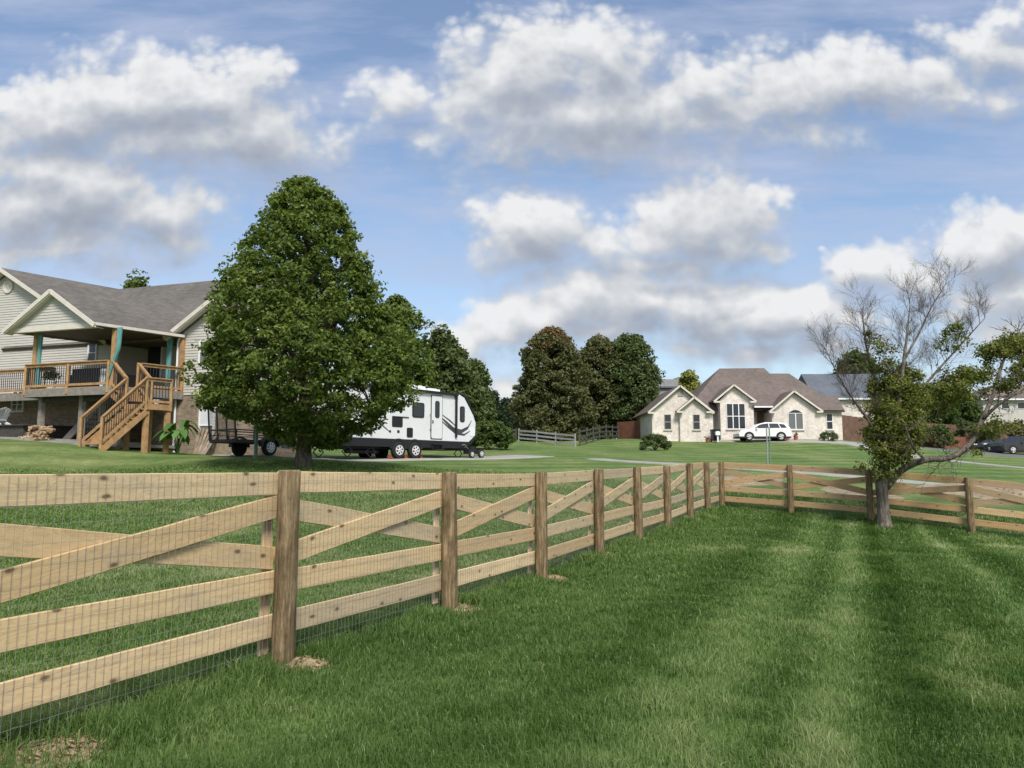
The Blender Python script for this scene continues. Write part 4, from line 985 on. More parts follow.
for a, o_ in ((1.0, -.7), (-1.5, -1.2), (2.4, -1.2)):
    mb = MB(); mb.box(R(a, o_, 3.2), (.75, .75, .2), (rd, rn, V((0, 0, 1)))); mb.box(R(a, o_, 3.31), (.55, .55, .05), (rd, rn, V((0, 0, 1)))); mb.build('roof_vent', 'white', rv)
def rpanel(nm, a0, a1, z0, z1, mat, par=rv, off=.015, r=.06, th=.03):
    pts = []
    for cx, cz, a_ in ((a1-r, z1-r, 0), (a0+r, z1-r, 90), (a0+r, z0+r, 180), (a1-r, z0+r, 270)):
        for i in range(4): an = math.radians(a_+i*30); pts.append(R(cx+r*math.cos(an), off, cz+r*math.sin(an)))
    mb = MB(); mb.prism(pts, -rn*th); return mb.build(nm, mat, par)
dr = rpanel('door_frame', 1.42, 2.16, .88, 2.92, 'black', off=.012); dl = rpanel('door', 1.46, 2.12, .92, 2.88, 'rvwhite', dr, .03); rpanel('pane', 1.66, 1.95, 1.85, 2.65, 'glass', dl, .036, .1); rpanel('handle', 1.5, 1.56, 1.6, 1.75, 'black', dl, .05, .02)
mb = MB(); mb.tube([R(1.36, .02, 1.3), R(1.36, .1, 1.35), R(1.36, .1, 1.95), R(1.36, .02, 2.0)], .015, 6); mb.build('grab_rail', 'black', rv)
for a0, a1, z0, z1 in ((.3, 1.02, 1.82, 2.5), (3.3, 3.62, 1.75, 2.5)):
    o = rpanel('window', a0, a1, z0, z1, 'black', off=.02, r=.1); rpanel('pane', a0+.05, a1-.05, z0+.05, z1-.05, 'glass', o, .026, .08)
rpanel('service_hatch', -.85, -.25, 1.35, 1.8, 'black'); rpanel('service_hatch', .0, .35, .92, 1.35, 'black'); rpanel('vent_strip', -.85, .1, 1.78, 1.82, 'black', off=.03, r=.015)
rpanel('socket_cover', -.55, -.42, 1.1, 1.22, 'black', r=.03); rpanel('socket_cover', -1.0, -.9, 1.1, 1.2, 'black', r=.03); rpanel('storage_hatch', 4.0, 4.3, 1.1, 1.5, 'white', off=.013, th=.02)
rpanel('service_hatch', -3.2, -2.3, 1.02, 1.55, 'white', off=.013, th=.02)
mb = MB()
for pts, w0 in (([(1.95, 1.98), (2.4, 1.7), (2.9, 1.38), (3.4, 1.3), (3.85, 1.5), (4.1, 1.85)], .09), ([(1.85, 1.9), (2.5, 1.5), (3.05, 1.2), (3.6, 1.15), (4.0, 1.35)], .05), ([(2.0, 2.1), (2.7, 1.75), (3.1, 1.5)], .035),
                ([(-2.9, 2.0), (-2.3, 1.5), (-1.75, 1.05)], .08), ([(-2.5, 2.2), (-1.7, 1.6), (-1.0, 1.15)], .045)):
    k = len(pts)
    for i in range(k-1):
        wa = w0*math.sin(math.pi*(i+.15)/(k-.7))+.008; wb = w0*math.sin(math.pi*min(i+1.15, k-.72)/(k-.7))+.008
        (a, z), (b_, y) = pts[i], pts[i+1]; mb.prism([R(a, .008, z-wa), R(b_, .008, y-wb), R(b_, .008, y+wb), R(a, .008, z+wa)], -rn*.02)
mb.build('swoosh_graphic', 'swoosh', rv)
for a in (-.47, .47):
    wheel(rv, R(a, -.02, .35), rn, .36, .22); wheel(rv, R(a, -RW+.02, .35), -rn, .36, .22)
    mb = MB(); k = 12; pts = [R(a+.47*math.cos(math.pi*i/k), .03, .42+.44*math.sin(math.pi*i/k)) for i in range(k+1)]+[R(a+.38*math.cos(math.pi*(1-i/k)), .03, .42+.36*math.sin(math.pi*(1-i/k))) for i in range(k+1)]; mb.prism(pts, -rn*.1); mb.build('fender', 'blackpaint', rv)
def scissor(a, o_, hgt=.5):
    mb = MB(); w = .26
    mb.beam(R(a-w, o_, hgt/2), R(a, o_, .02), .04, .03); mb.beam(R(a, o_, .02), R(a+w, o_, hgt/2), .04, .03); mb.beam(R(a+w, o_, hgt/2), R(a, o_, hgt), .04, .03); mb.beam(R(a, o_, hgt), R(a-w, o_, hgt/2), .04, .03)
    mb.build('scissor_jack', 'blackpaint', rv)
scissor(-3.1, -.1); scissor(-3.1, -RW+.2); scissor(3.3, -.1, .5); scissor(-1.9, -.1, .48)
mb = MB(); mb.beam(R(-3.3, -.5, .45), R(4.2, -.5, .5), .08, .14); mb.beam(R(-3.3, -1.8, .45), R(4.2, -1.8, .5), .08, .14); mb.beam(R(4.2, -.5, .5), R(5.2, -1.15, .5), .08, .12); mb.beam(R(4.2, -1.8, .5), R(5.2, -1.15, .5), .08, .12)
mb.build('chassis', 'blackpaint', rv)
mb = MB(); mb.box(R(1.8, .12, .42), (.6, .3, .04), (rd, rn, V((0, 0, 1)))); mb.box(R(1.8, .02, .66), (.6, .25, .04), (rd, rn, V((0, 0, 1)))); mb.beam(R(1.5, .12, .4), R(1.5, -.1, .85), .03, .04); mb.beam(R(2.1, .12, .4), R(2.1, -.1, .85), .03, .04); mb.build('entry_step', 'blackpaint', rv)
mb = MB(); mb.tube([R(-2.9, -.5, .28), R(-1.2, -.5, .28)], .1, 10); mb.build('spare_tank', 'black', rv)
for a in (-.85, .9, .0):
    q = R(a, .02, 0); q.z = rc.z-.0; mb = MB(); mb.prism([q+rd*-.08, q+rd*.08, q+rd*.08+V((0, 0, .03)), q+rd*-.03+V((0, 0, .10))], -rn*.2); o = mb.build('wheel_chock', 'redplastic'); tag(o, 'red wheel chock %s' % {-.85: 'behind the rear wheel of the white travel trailer', .9: 'ahead of the front wheel of the white travel trailer', .0: 'between the two wheels of the white travel trailer'}[a], 'wheel chock', 'red wheel chocks')
# small two-wheeled dolly under the nose
dc = R(3.9, .5, 0); dc.z = h(dc.x, dc.y)+.03
dy = thing('motorised_cart', 'small dark machine with wheels parked under the trailer nose', 'cart', dc)
wheel(dy, dc+rd*.35+V((0, 0, .2)), rn, .2, .1); wheel(dy, dc-rd*.3+V((0, 0, .17)), rn, .17, .1)
mb = MB(); mb.box(dc+V((0, 0, .3))-rn*.25, (.8, .4, .22), (rd, rn, V((0, 0, 1)))); mb.box(dc-rd*.1+V((0, 0, .47))-rn*.25, (.3, .3, .16), (rd, rn, V((0, 0, 1)))); mb.build('body', 'blackpaint', dy)
mb = MB(); mb.tube([dc-rd*.3-rn*.2+V((0, 0, .4)), dc-rd*.55-rn*.2+V((0, 0, .62)), dc-rd*.75-rn*.2+V((0, 0, .6))], .02, 6); mb.build('handle', 'steel', dy)

# utility trailer
ue = V((.51, .86, 0)); ua = V((-.86, .51, 0))
uc = gxy(268, 28.0); uc = V((uc.x, uc.y, h(uc.x, uc.y)+.03))
ut = thing('utility_trailer', 'black open utility trailer with raised mesh ramp by the brick wall', 'trailer', uc)
def Uq(a, o_, z): return uc+ue*a+ua*o_+V((0, 0, z))
UX = (ue, ua, V((0, 0, 1)))
wheel(ut, Uq(0, 0, .3), -ua, .31, .18, .62, 8, 'white'); wheel(ut, Uq(0, 1.62, .3), ua, .31, .18, .62, 8, 'white')
mb = MB(); mb.box(Uq(-.05, .81, .5), (2.7, 1.36, .06), UX); mb.build('bed', 'darkwood', ut)
mb = MB()
for o_ in (.13, 1.49):
    mb.beam(Uq(-1.4, o_, .5), Uq(1.3, o_, .5), .06, .12); mb.beam(Uq(-1.4, o_, .9), Uq(1.3, o_, .9), .04, .04); mb.beam(Uq(-1.4, o_, .72), Uq(1.3, o_, .72), .03, .03)
    for a in (-1.38, -.6, .6, 1.28): mb.beam(Uq(a, o_, .45), Uq(a, o_, .9), .04, .04)
mb.beam(Uq(1.3, .13, .9), Uq(1.3, 1.49, .9), .04, .04); mb.beam(Uq(1.3, .13, .5), Uq(1.3, 1.49, .5), .06, .12); mb.beam(Uq(-1.38, .13, .5), Uq(-1.38, 1.49, .5), .06, .12)
mb.beam(Uq(1.3, .2, .47), Uq(2.2, .81, .47), .06, .1); mb.beam(Uq(1.3, 1.42, .47), Uq(2.2, .81, .47), .06, .1); mb.build('frame', 'blackpaint', ut)
mb = MB(); g = lambda o_, z: Uq(-1.42-(z-.5)*.1, o_, z)
for o_ in (.1, .55, 1.05, 1.5): mb.beam(g(o_, .5), g(o_, 1.66), .045, .045)
for z in (.5, .9, 1.66): mb.beam(g(.1, z), g(1.5, z), .045, .045)
rg = mb.build('ramp_gate', 'blackpaint', ut)
mb = MB()
for i in range(28): o_ = .12+i*.05; mb.beam(g(o_, .5), g(o_, 1.66), .008, .008)
for i in range(22): z = .52+i*.052; mb.beam(g(.1, z), g(1.5, z), .008, .008)
mb.build('mesh_infill', 'blackpaint', rg)
for o_ in (0, 1.62):
    mb = MB(); k = 10; sg = -1 if o_ == 0 else 1
    pts = [Uq(.42*math.cos(math.pi*i/k), o_-.1*1, .32+.4*math.sin(math.pi*i/k)) for i in range(k+1)]+[Uq(.36*math.cos(math.pi*(1-i/k)), o_-.1, .32+.35*math.sin(math.pi*(1-i/k))) for i in range(k+1)]; mb.prism(pts, ua*.2); mb.build('fender', 'blackpaint', ut)
# green pole
b = gp(255.5, 26.6); mb = MB(); mb.tube([b-V((0, 0, .1)), b+V((0, 0, 3.2))], .065, 12); mb.lathe(b+V((0, 0, 3.2)), [(.08, 0), (.08, .04), (.02, .07)], 12); tag(mb.build('green_pole', 'greenpost', smooth=False), 'plain green pole rising into the maple leaves beside the utility trailer', 'pole')
# twin sign post
b = gp(769, 34.5); sp = thing('metal_signpost', 'pair of thin grey green steel posts by the path behind the corner fence', 'post', b)
for o_, mt in ((-.055, 'steel'), (.065, 'greenpost')):
    mb = MB(); q = b+V((o_, 0, 0)); mb.box(q+V((0, 0, .85)), (.05, .015, 1.9)); mb.box(q+V((-.022, .02, .85)), (.006, .03, 1.9)); mb.box(q+V((.022, .02, .85)), (.006, .03, 1.9)); mb.build('post', mt, sp)

# ------------------------------------------------------------------ cream brick house
HD = 71.0
def hx(px): return ray(px, 420, HD).x
def hz(py, d=HD): return ray(512, py, d).z
zb = 3.6
ch_ = thing('cream_brick_house', 'wide cream brick house with brown hipped roof and three front gables', 'house', (hx(745), HD+5, zb))
GW = 3.0 # garage wing stands forward
def px_at(px, y): return ray(px, 420, y).x
def pz_at(py, y): return ray(512, py, y).z
yA = HD-GW; yB = HD-GW-.35; yC = HD; yD = HD-.9; yE = HD-1.2; yF = HD-.3; yP = HD+1.2
def body(mb, x0, x1, y0, y1, z1): mb.box(((x0+x1)/2, (y0+y1)/2, (zb-1+z1)/2), (x1-x0, y1-y0, z1-zb+1))
ze = pz_at(411, HD)
mb = MB()
xa0, xa1 = px_at(652, yA), px_at(713, yA); zea = pz_at(411, yA)
body(mb, xa0, xa1, yA, HD+9, zea)
apx = (px_at(681, yA), pz_at(386.5, yA)); mb.prism([V((xa0, yA, zea)), V((xa1, yA, zea)), V((apx[0], yA, apx[1]))], V((0, .3, 0)))
xs0, xs1 = px_at(680, yB), px_at(711.5, yB); zeb = pz_at(410, yB); body(mb, xs0, xs1, yB, yA+.2, zeb); sap = (px_at(694.7, yB), pz_at(398, yB)); mb.prism([V((xs0, yB, zeb)), V((xs1, yB, zeb)), V((sap[0], yB, sap[1]))], V((0, .3, 0)))
# entrance gable, right gable, right end
xd0, xd1 = px_at(720.5, yD), px_at(754, yD); zd = pz_at(400, yD); body(mb, xd0, xd1, yD, HD+4, zd); dap = (px_at(735, yD), pz_at(385.5, yD)); mb.prism([V((xd0, yD, zd)), V((xd1, yD, zd)), V((dap[0], yD, dap[1]))], V((0, .3, 0)))
body(mb, px_at(753, yP), px_at(774, yP), yP, HD+4, ze)
xe0, xe1 = px_at(772, yE), px_at(821, yE); zee = pz_at(410.5, yE); body(mb, xe0, xe1, yE, HD+9, zee); eap = (px_at(795.3, yE), pz_at(392, yE)); mb.prism([V((xe0, yE, zee)), V((xe1, yE, zee)), V((eap[0], yE, eap[1]))], V((0, .3, 0)))
xf0, xf1 = px_at(820.5, yF), px_at(842, yF); body(mb, xf0, xf1, yF, HD+9, pz_at(411, yF))
mb.build('brick_wall', 'brickcream', ch_)
mb = MB()
def hip(ridge_l, ridge_r, yr, x0, x1, y0, y1, ze_):
    a, b_ = V((ridge_l[0], yr, ridge_l[1])), V((ridge_r[0], yr, ridge_r[1])); c0, c1, c2, c3 = V((x0, y0, ze_)), V((x1, y0, ze_)), V((x1, y1, ze_)), V((x0, y1, ze_))
    mb.add([a, b_, c0, c1, c2, c3], [(0, 2, 3, 1), (1, 3, 4), (0, 1, 4, 5), (0, 5, 2), (2, 5, 4, 3)])
yr = HD+5.5
hip((px_at(721, yr), pz_at(368.5, yr)), (px_at(766, yr), pz_at(368, yr)), yr, px_at(686, HD), px_at(808, HD), HD-.3, HD+12, ze)
yr2 = HD+6.0
hip((px_at(770, yr2), pz_at(373.5, yr2)), (px_at(791, yr2), pz_at(373.5, yr2)), yr2, px_at(742, HD-.6), px_at(844, HD-.6), HD-.75, HD+12.5, ze+.02)
def gable_roof(ax_, az, x0, z0, x1, z1, y0, y1, th=.16):
    for (x, z) in ((x0, z0), (x1, z1)):
        slope(mb, V((ax_, y0, az)), V((ax_, y1, az)), V((x, y1, z)), V((x, y0, z)), th)
def gr_px(a, l, r, y0, y1): 
    gable_roof(px_at(a[0], y0), pz_at(a[1], y0), px_at(l[0], y0), pz_at(l[1], y0), px_at(r[0], y0), pz_at(r[1], y0), y0, y1)
gabs = [((681, 384.6), (648.2, 411.5), (714.5, 411.5), yA-.35, HD+8), ((694.8, 396.3), (677, 410.5), (713, 410.8), yB-.35, yA+4.0), ((735, 383.8), (714.5, 400.5), (757, 400.5), yD-.35, HD+5), ((795.2, 390), (769.8, 411), (823.5, 410.5), yE-.35, HD+6)]
for g_ in gabs: gr_px(*g_)
slope(mb, V((px_at(752, yD), yD-.2, pz_at(406.5, yD))), V((px_at(773, yD), yD-.2, pz_at(406.5, yD))), V((px_at(773, HD+3), HD+3, pz_at(396, HD+3))), V((px_at(752, HD+3), HD+3, pz_at(396, HD+3))))
slope(mb, V((px_at(820, yF), yF-.4, pz_at(411, yF))), V((px_at(843.5, yF), yF-.4, pz_at(411, yF))), V((px_at(838, HD+4), HD+4, pz_at(396, HD+4))), V((px_at(815, HD+4), HD+4, pz_at(396, HD+4))))
mb.build('roof', 'shingle2', ch_)
for a, l, r, y0, y1 in gabs:
    mb = MB()
    A_ = V((px_at(a[0], y0), y0-.03, pz_at(a[1], y0)-.1))
    for q in (l, r):
        B_ = V((px_at(q[0], y0), y0-.03, pz_at(q[1], y0)-.1)); mb.beam(A_, B_, .05, .15)
        sg = 1 if q is l else -1; mb.box(B_+V((.28*sg, .15, -.02)), (.55, .32, .15))
    mb.build('rake_board', 'trim', ch_)
mb = MB()
mb.beam(V((px_at(754, yD), yD-.22, pz_at(407, yD))), V((px_at(773, yD), yD-.22, pz_at(407, yD))), .06, .14)
mb.build('gutter', 'white', ch_)
mb = MB(); mb.box((px_at(681, yA), yA-.03, pz_at(392.5, yA)), (px_at(683.8, yA)-px_at(678.6, yA), .06, .7)); mb.build('gable_vent', 'stone', ch_)
def cwin(x0, x1, y0, y1, yy, nc=1, nr=2, pane='glass', fm='white', arch=False, nm='window', fw=.045):
    X0, X1, Z0, Z1 = px_at(x0, yy), px_at(x1, yy), pz_at(y1, yy), pz_at(y0, yy); mb = MB(); yc = yy-.035
    bx = lambda a, b_, c, d: mb.box(((a+b_)/2, yc, (c+d)/2), (b_-a, .07, d-c))
    bx(X0-fw, X0, Z0-fw, Z1+fw); bx(X1, X1+fw, Z0-fw, Z1+fw); bx(X0, X1, Z0-fw, Z0); bx(X0, X1, Z1, Z1+fw)
    for i in range(1, nc): x = X0+(X1-X0)*i/nc; bx(x-.04, x+.04, Z0, Z1)
    for i in range(1, nr):
        z = Z0+(Z1-Z0)*i/nr
        for j in range(nc): a = X0+(X1-X0)*j/nc+(.04 if j else 0); b_ = X0+(X1-X0)*(j+1)/nc-(.04 if j < nc-1 else 0); bx(a, b_, z-.035, z+.035)
    f = mb.build(nm, fm, ch_); mb = MB(); mb.box(((X0+X1)/2, yy-.02, (Z0+Z1)/2), (X1-X0, .02, Z1-Z0)); mb.build('pane', pane, f)
    if arch:
        mb = MB(); k = 10; hh_ = arch; pts = [V((X0+(X1-X0)*i/k, yy-.05, Z1+fw+hh_*math.sin(math.pi*i/k))) for i in range(k+1)]; mb.prism(pts, V((0, .04, 0))); mb.build('arched_light', 'glass', f)
    mb = MB(); mb.box(((X0+X1)/2, yy-.06, Z0-fw-.05), (X1-X0+.3, .12, .09)); mb.build('sill', 'trim', f); return f
cwin(664.8, 670.5, 415, 429, yA, fm='stone'); cwin(693.5, 699.2, 415, 429, yB, fm='stone'); cwin(727, 744.8, 404, 428.5, yD, 3, 2); cwin(788.5, 802.5, 413.5, 429, yE, 2, 1, 'glassblue', arch=.28); cwin(826.5, 832, 414, 429, yF)
cwin(757, 771, 413, 433, yP, 3, 1, 'glass', 'trim', arch=.3, nm='entrance'); 
mb = MB(); mb.box((px_at(762, yP), yP-.09, pz_at(424, yP)), (.85, .05, 2.0)); o = mb.build('front_door', 'door', ch_); mb = MB(); mb.box((px_at(762, yP), yP-.12, pz_at(422, yP)), (.3, .02, 1.0)); mb.build('door_pane', 'glassblue', o)
mb = MB(); xg = px_at(716.5, yD+1.0); mb.box((xa1+.02, HD-1.5, pz_at(423, HD)), (.05, 2.2, 2.1)); mb.build('garage_door', 'door_grey', ch_)
mb = MB(); mb.box((px_at(716.6, HD), HD-.05+1, pz_at(424, HD)), (.8, .1, 2.2)); mb.build('side_door', 'door_grey', ch_)
mb = MB(); mb.box((px_at(716.5, HD+1.1), HD+2.0, (zb+ze)/2), (1.2, 1.6, ze-zb+.4)); mb.build('recess_wall', 'brickcream', ch_)
# behind wing
db = thing('grey_outbuilding', 'pale grey gabled building behind the left end of the cream house', 'building', (px_at(664, 86), 88, 5))
yy = 86; mb = MB(); mb.box((px_at(668, yy), yy+2, (5+pz_at(388, yy))/2), (px_at(680, yy)-px_at(657.5, yy), 4, pz_at(388, yy)-5+2)); mb.build('wall', 'fencegrey', db)
mb = MB(); mb.prism([V((px_at(656, yy), yy-.3, pz_at(388, yy))), V((px_at(682, yy), yy-.3, pz_at(388, yy))), V((px_at(680, yy), yy+2, pz_at(384.5, yy))), V((px_at(660, yy), yy+2, pz_at(384.5, yy)))], V((0, 0, .15))); mb.build('roof', 'shingle3', db)

# grey roofed house behind on the right
def house_simple(name, label, x0, x1, ytop, yeave, ybase, d, wallm, roofm, ridge, depth=9, wins=()):
    zb_ = pz_at(ybase, d); ze_ = pz_at(yeave, d); X0, X1 = px_at(x0, d), px_at(x1, d); t = thing(name, label, 'house', ((X0+X1)/2, d+depth/2, zb_))
    mb = MB(); mb.box(((X0+X1)/2, d+depth/2, (zb_-1+ze_)/2), (X1-X0, depth, ze_-zb_+1)); mb.build('wall', wallm, t)
    mb = MB(); yr_ = d+depth/2; a, b_ = V((px_at(ridge[0], yr_), yr_, pz_at(ytop, yr_))), V((px_at(ridge[1], yr_), yr_, pz_at(ytop, yr_))); o_ = .5
    mb.add([a, b_, V((X0-o_, d-o_, ze_)), V((X1+o_, d-o_, ze_)), V((X1+o_, d+depth+o_, ze_)), V((X0-o_, d+depth+o_, ze_))], [(0, 2, 3, 1), (1, 3, 4), (0, 1, 4, 5), (0, 5, 2), (2, 5, 4, 3)]); mb.build('roof', roofm, t)
    mb = MB(); mb.box(((X0+X1)/2, d-o_, ze_-.08), (X1-X0+2*o_, .12, .2)); mb.build('gutter', 'white', t)
    for wx0, wx1, wy0, wy1 in wins:
        mb = MB(); a0, a1, c0, c1 = px_at(wx0, d), px_at(wx1, d), pz_at(wy1, d), pz_at(wy0, d); mb.box(((a0+a1)/2, d-.03, (c0+c1)/2), (a1-a0, .06, c1-c0)); w_ = mb.build('window', 'white', t)
        mb = MB(); mb.box(((a0+a1)/2, d-.07, (c0+c1)/2), (a1-a0-.16, .03, c1-c0-.16)); mb.build('pane', 'glass', w_)
    return t
house_simple('grey_roofed_house', 'pale house with blue grey roof behind the right end of the cream house', 818, 893, 374, 398.5, 440, 98, 'brickcream', 'shingle3', (803, 880), wins=((834, 838, 401, 405), (852, 856, 401, 406)))
house_simple('far_brick_house', 'low beige house with shallow roof at the far right edge', 984, 1080, 385, 399, 440, 104, 'siding', 'shingle2', (995, 1070), wins=((1002, 1010, 402, 409), (1018, 1030, 402, 409)))
house_simple('far_white_house', 'small pale house glimpsed through the leafy branches', 915, 948, 400, 410, 440, 118, 'white', 'shingle3', (920, 943), wins=((922, 927, 414, 420),))

# fences at the back
def board_run(name, label, pts, hgt, mat, rails=3, sp=2.4, pw=.12, bw=.14, cat='fence'):
    P = [V(p) for p in pts]; t = thing(name, label, cat, P[0])
    for a, b_ in zip(P[:-1], P[1:]):
        L = (b_-a).length; k = max(1, round(L/sp))
        for i in range(k+1):
            q = a.lerp(b_, i/k)
            if i == k and b_ is not P[-1]: continue
            z = h(q.x, q.y); mb = MB(); mb.box((q.x, q.y, z+hgt/2), (pw, pw, hgt+.1)); mb.box((q.x, q.y, z+hgt+.065), (pw+.03, pw+.03, .03)); mb.build('post', mat, t)
        for r in range(rails):
            mb = MB()
            for i in range(k):
                q, w_ = a.lerp(b_, i/k), a.lerp(b_, (i+1)/k); z0 = hgt*(.25+.65*r/(rails-1)); mb.beam(V((q.x, q.y-.08, h(q.x, q.y)+z0)), V((w_.x, w_.y-.08, h(w_.x, w_.y)+z0)), .04, bw)
            mb.build('rail', mat, t)
g2 = lambda px, d: gxy(px, d).to_3d()
board_run('grey_rail_fence', 'short weathered pale grey three-board fence before the red-topped tree', [g2(519, 63), g2(537, 61.5), g2(556, 60.5), g2(575.5, 59)], .95, 'fencegrey', sp=2.0)
board_run('dark_rail_fence', 'dark board fence running from the pale fence towards the red fence', [g2(580, 62), g2(600, 69), g2(619, 76)], 1.3, 'fencedark')
board_run('dark_rail_fence', 'dark board fence in the shade left of the pale grey fence', [g2(496, 66), g2(516, 67)], 1.1, 'fencedark')
def privacy(name, label, pts, hgt, mat):
    P = [V(p) for p in pts]; t = thing(name, label, 'fence', P[0]); mb = MB(); mp = MB()
    for a, b_ in zip(P[:-1], P[1:]):
        L = (b_-a).length; k = int(L/.16); e = (b_-a).normalized(); rz = math.atan2(e.y, e.x)
        for i in range(k):
            q = a.lerp(b_, (i+.5)/k); z = h(q.x, q.y); hh_ = hgt+random.uniform(-.02, .02); mb.box((q.x, q.y, z+hh_/2), (L/k-.012, .025, hh_), rz=rz)
            if i % 15 == 0: mp.box((q.x, q.y+.08, z+hgt/2), (.1, .1, hgt+.12))
        for zz in (.4, hgt-.3):
            for i in range(0, k, 5):
                q, w_ = a.lerp(b_, i/k), a.lerp(b_, min(1, (i+5)/k)); mp.beam(V((q.x, q.y+.04, h(q.x, q.y)+zz)), V((w_.x, w_.y+.04, h(w_.x, w_.y)+zz)), .04, .09)
    mb.build('boards', mat, t); mp.build('frame', mat, t)
privacy('red_privacy_fence', 'tall red stained fence joining the left end of the cream house', [g2(618, 77), g2(653, 73)], 1.75, 'redfence')
privacy('brown_privacy_fence', 'long brown privacy fence behind the asphalt lane at the right', [g2(843, 76), g2(868, 80), g2(925, 86), g2(1000, 86), g2(1090, 84)], 2.6, 'brownfence')
privacy('red_privacy_fence', 'low rust red fence section in front of the long brown fence', [g2(905, 83), g2(985, 83), g2(1070, 80)], 1.3, 'redfence')

# ------------------------------------------------------------------ cars
def car(name, label, cpos, az, L, Hh, W_, paint, lower, roofpts, glasspts, wheels, wr, pillars=()):
    """lower/roofpts: side outlines (x,z); az: heading of +x"""
    t = thing(name, label, 'car', cpos); f = V((math.cos(az), math.sin(az), 0)); s_ = V((-f.y, f.x, 0)); up = V((0, 0, 1))
    P = lambda a, o_, z: cpos+f*a+s_*o_+up*z
    mb = MB(); k = len(lower); rows = [(-W_/2, .86), (-W_/2+.0, 1), (W_/2, 1), (W_/2, .86)]
    # body shell lofted across with tumblehome
    prof = lower; vs = []; fs = []; offs = [-1, -.97, -.6, 0, .6, .97, 1]; sc = [.0, .5, .9, 1, .9, .5, .0]
    for o_ in offs:
        for (a, z) in prof:
            ins = .05*(abs(o_) > .99); zz = z-(.03 if abs(o_) > .99 and z > .8 else 0); vs.append(P(a*(1-ins*.3), o_*W_/2, zz))
    for r in range(len(offs)-1):
        for i in range(k): fs.append((r*k+i, r*k+(i+1) % k, (r+1)*k+(i+1) % k, (r+1)*k+i))
    fs.append(tuple(range(k))); fs.append(tuple((len(offs)-1)*k+i for i in range(k-1, -1, -1))); mb.add(vs, fs); mb.build('body', paint, t)
    def green(pts, nm, mat, o0, o1, zmin, zmax, grow=0):
        mb = MB(); k = len(pts); vs = []
        for o_ in (-1, 1):
            for (a, z) in pts:
                w_ = o0+(o1-o0)*(z-zmin)/(zmax-zmin); vs.append(P(a, o_*w_*W_/2, z))
        mb.add(vs, [tuple(range(k)), tuple(range(2*k-1, k-1, -1))]+[(i, i+k, (i+1) % k+k, (i+1) % k) for i in range(k)]); return mb.build(nm, mat, t)
    zs = [z for a, z in roofpts]; cab = green(roofpts, 'cabin', paint, .94, .72, min(zs), max(zs))
    for g_ in glasspts: green(g_, 'window', 'glass', .955, .745, min(zs), max(zs))
    for w_ in wheels:
        for o_ in (-1, 1):
            wheel(t, P(w_, o_*(W_/2-.1), wr), s_*o_, wr, .22, .66, 5)
            mb = MB(); q = 12; pts = [P(w_+(wr+.09)*math.cos(math.pi*i/q), o_*(W_/2+.012), wr+(wr+.07)*math.sin(math.pi*i/q)) for i in range(q+1)]; mb.prism(pts, -s_*o_*.05); mb.build('wheel_arch', 'black', t)
    mb = MB(); mb.prism([P(L/2-.02, -W_/2*1.01, .22), P(-L/2+.05, -W_/2*1.01, .22), P(-L/2+.05, -W_/2*1.01, .36), P(L/2-.02, -W_/2*1.01, .36)], s_*W_*1.02); mb.build('lower_trim', 'black', t)
    for o_ in (-.75, .75):
        mb = MB(); mb.box(P(-L/2+.2, o_*W_/2*1.22, .95), (.35, .12, .16), (f, s_, up)); mb.build('tail_light', 'redplastic', t)
        mb = MB(); mb.box(P(L/2-.3, o_*W_/2*1.2, .78), (.4, .14, .12), (f, s_, up)); mb.build('headlight', 'blind', t)
        mb = MB(); mb.box(P(.75, o_*W_/2*1.45, 1.05), (.12, .16, .12), (f, s_, up)); mb.build('mirror', paint, t)
    return t
cpz = gxy(763.5, 67.2); cpos = V((cpz.x, cpz.y, h(cpz.x, cpz.y)+.07))
low = [(2.25, .3), (2.3, .62), (2.12, .86), (1.5, 1.0), (1.0, 1.06), (-2.0, 1.1), (-2.28, 1.0), (-2.33, .6), (-2.25, .3)]
rf_ = [(1.15, 1.02), (.45, 1.46), (-.1, 1.6), (-1.3, 1.6), (-1.95, 1.46), (-2.25, 1.05)]
gl_ = [[(.98, 1.06), (.42, 1.4), (-.1, 1.5), (-.35, 1.51), (-.35, 1.06)], [(-.42, 1.06), (-.42, 1.51), (-1.2, 1.5), (-1.35, 1.06)], [(-1.42, 1.08), (-1.28, 1.49), (-1.75, 1.42), (-1.95, 1.12)]]
car('white_suv', 'white crossover car parked side-on before the entrance of the cream brick house', cpos, math.pi, 4.6, 1.6, 1.85, 'carwhite', low, rf_, gl_, (1.4, -1.38), .35)
q = gxy(1024, 76); cpos = V((q.x, q.y, h(q.x, q.y)+.04))
low2 = [(2.6, .35), (2.66, .8), (2.55, 1.02), (1.3, 1.1), (-2.6, 1.1), (-2.66, .9), (-2.6, .4)]
rf2 = [(1.35, 1.08), (.75, 1.75), (-.9, 1.78), (-1.15, 1.08)]
car('dark_pickup', 'black pickup parked on the asphalt lane at the right edge', cpos, math.pi+.1, 5.3, 1.8, 1.95, 'cardark', low2, rf2, [[(1.15, 1.12), (.68, 1.66), (.02, 1.68), (.02, 1.12)], [(-.06, 1.12), (-.06, 1.68), (-.82, 1.68), (-.98, 1.12)]], (1.7, -1.65), .4)
q = gxy(993, 78); cpos = V((q.x, q.y, h(q.x, q.y)+.04))
car('dark_car', 'low dark car mostly hidden beside the black pickup', cpos, math.pi+.1, 2.9, 1.2, 1.6, 'cardark', [(a*.6, z*.8) for a, z in low], [(a*.6, z*.8) for a, z in rf_], [], (.8, -.8), .26)
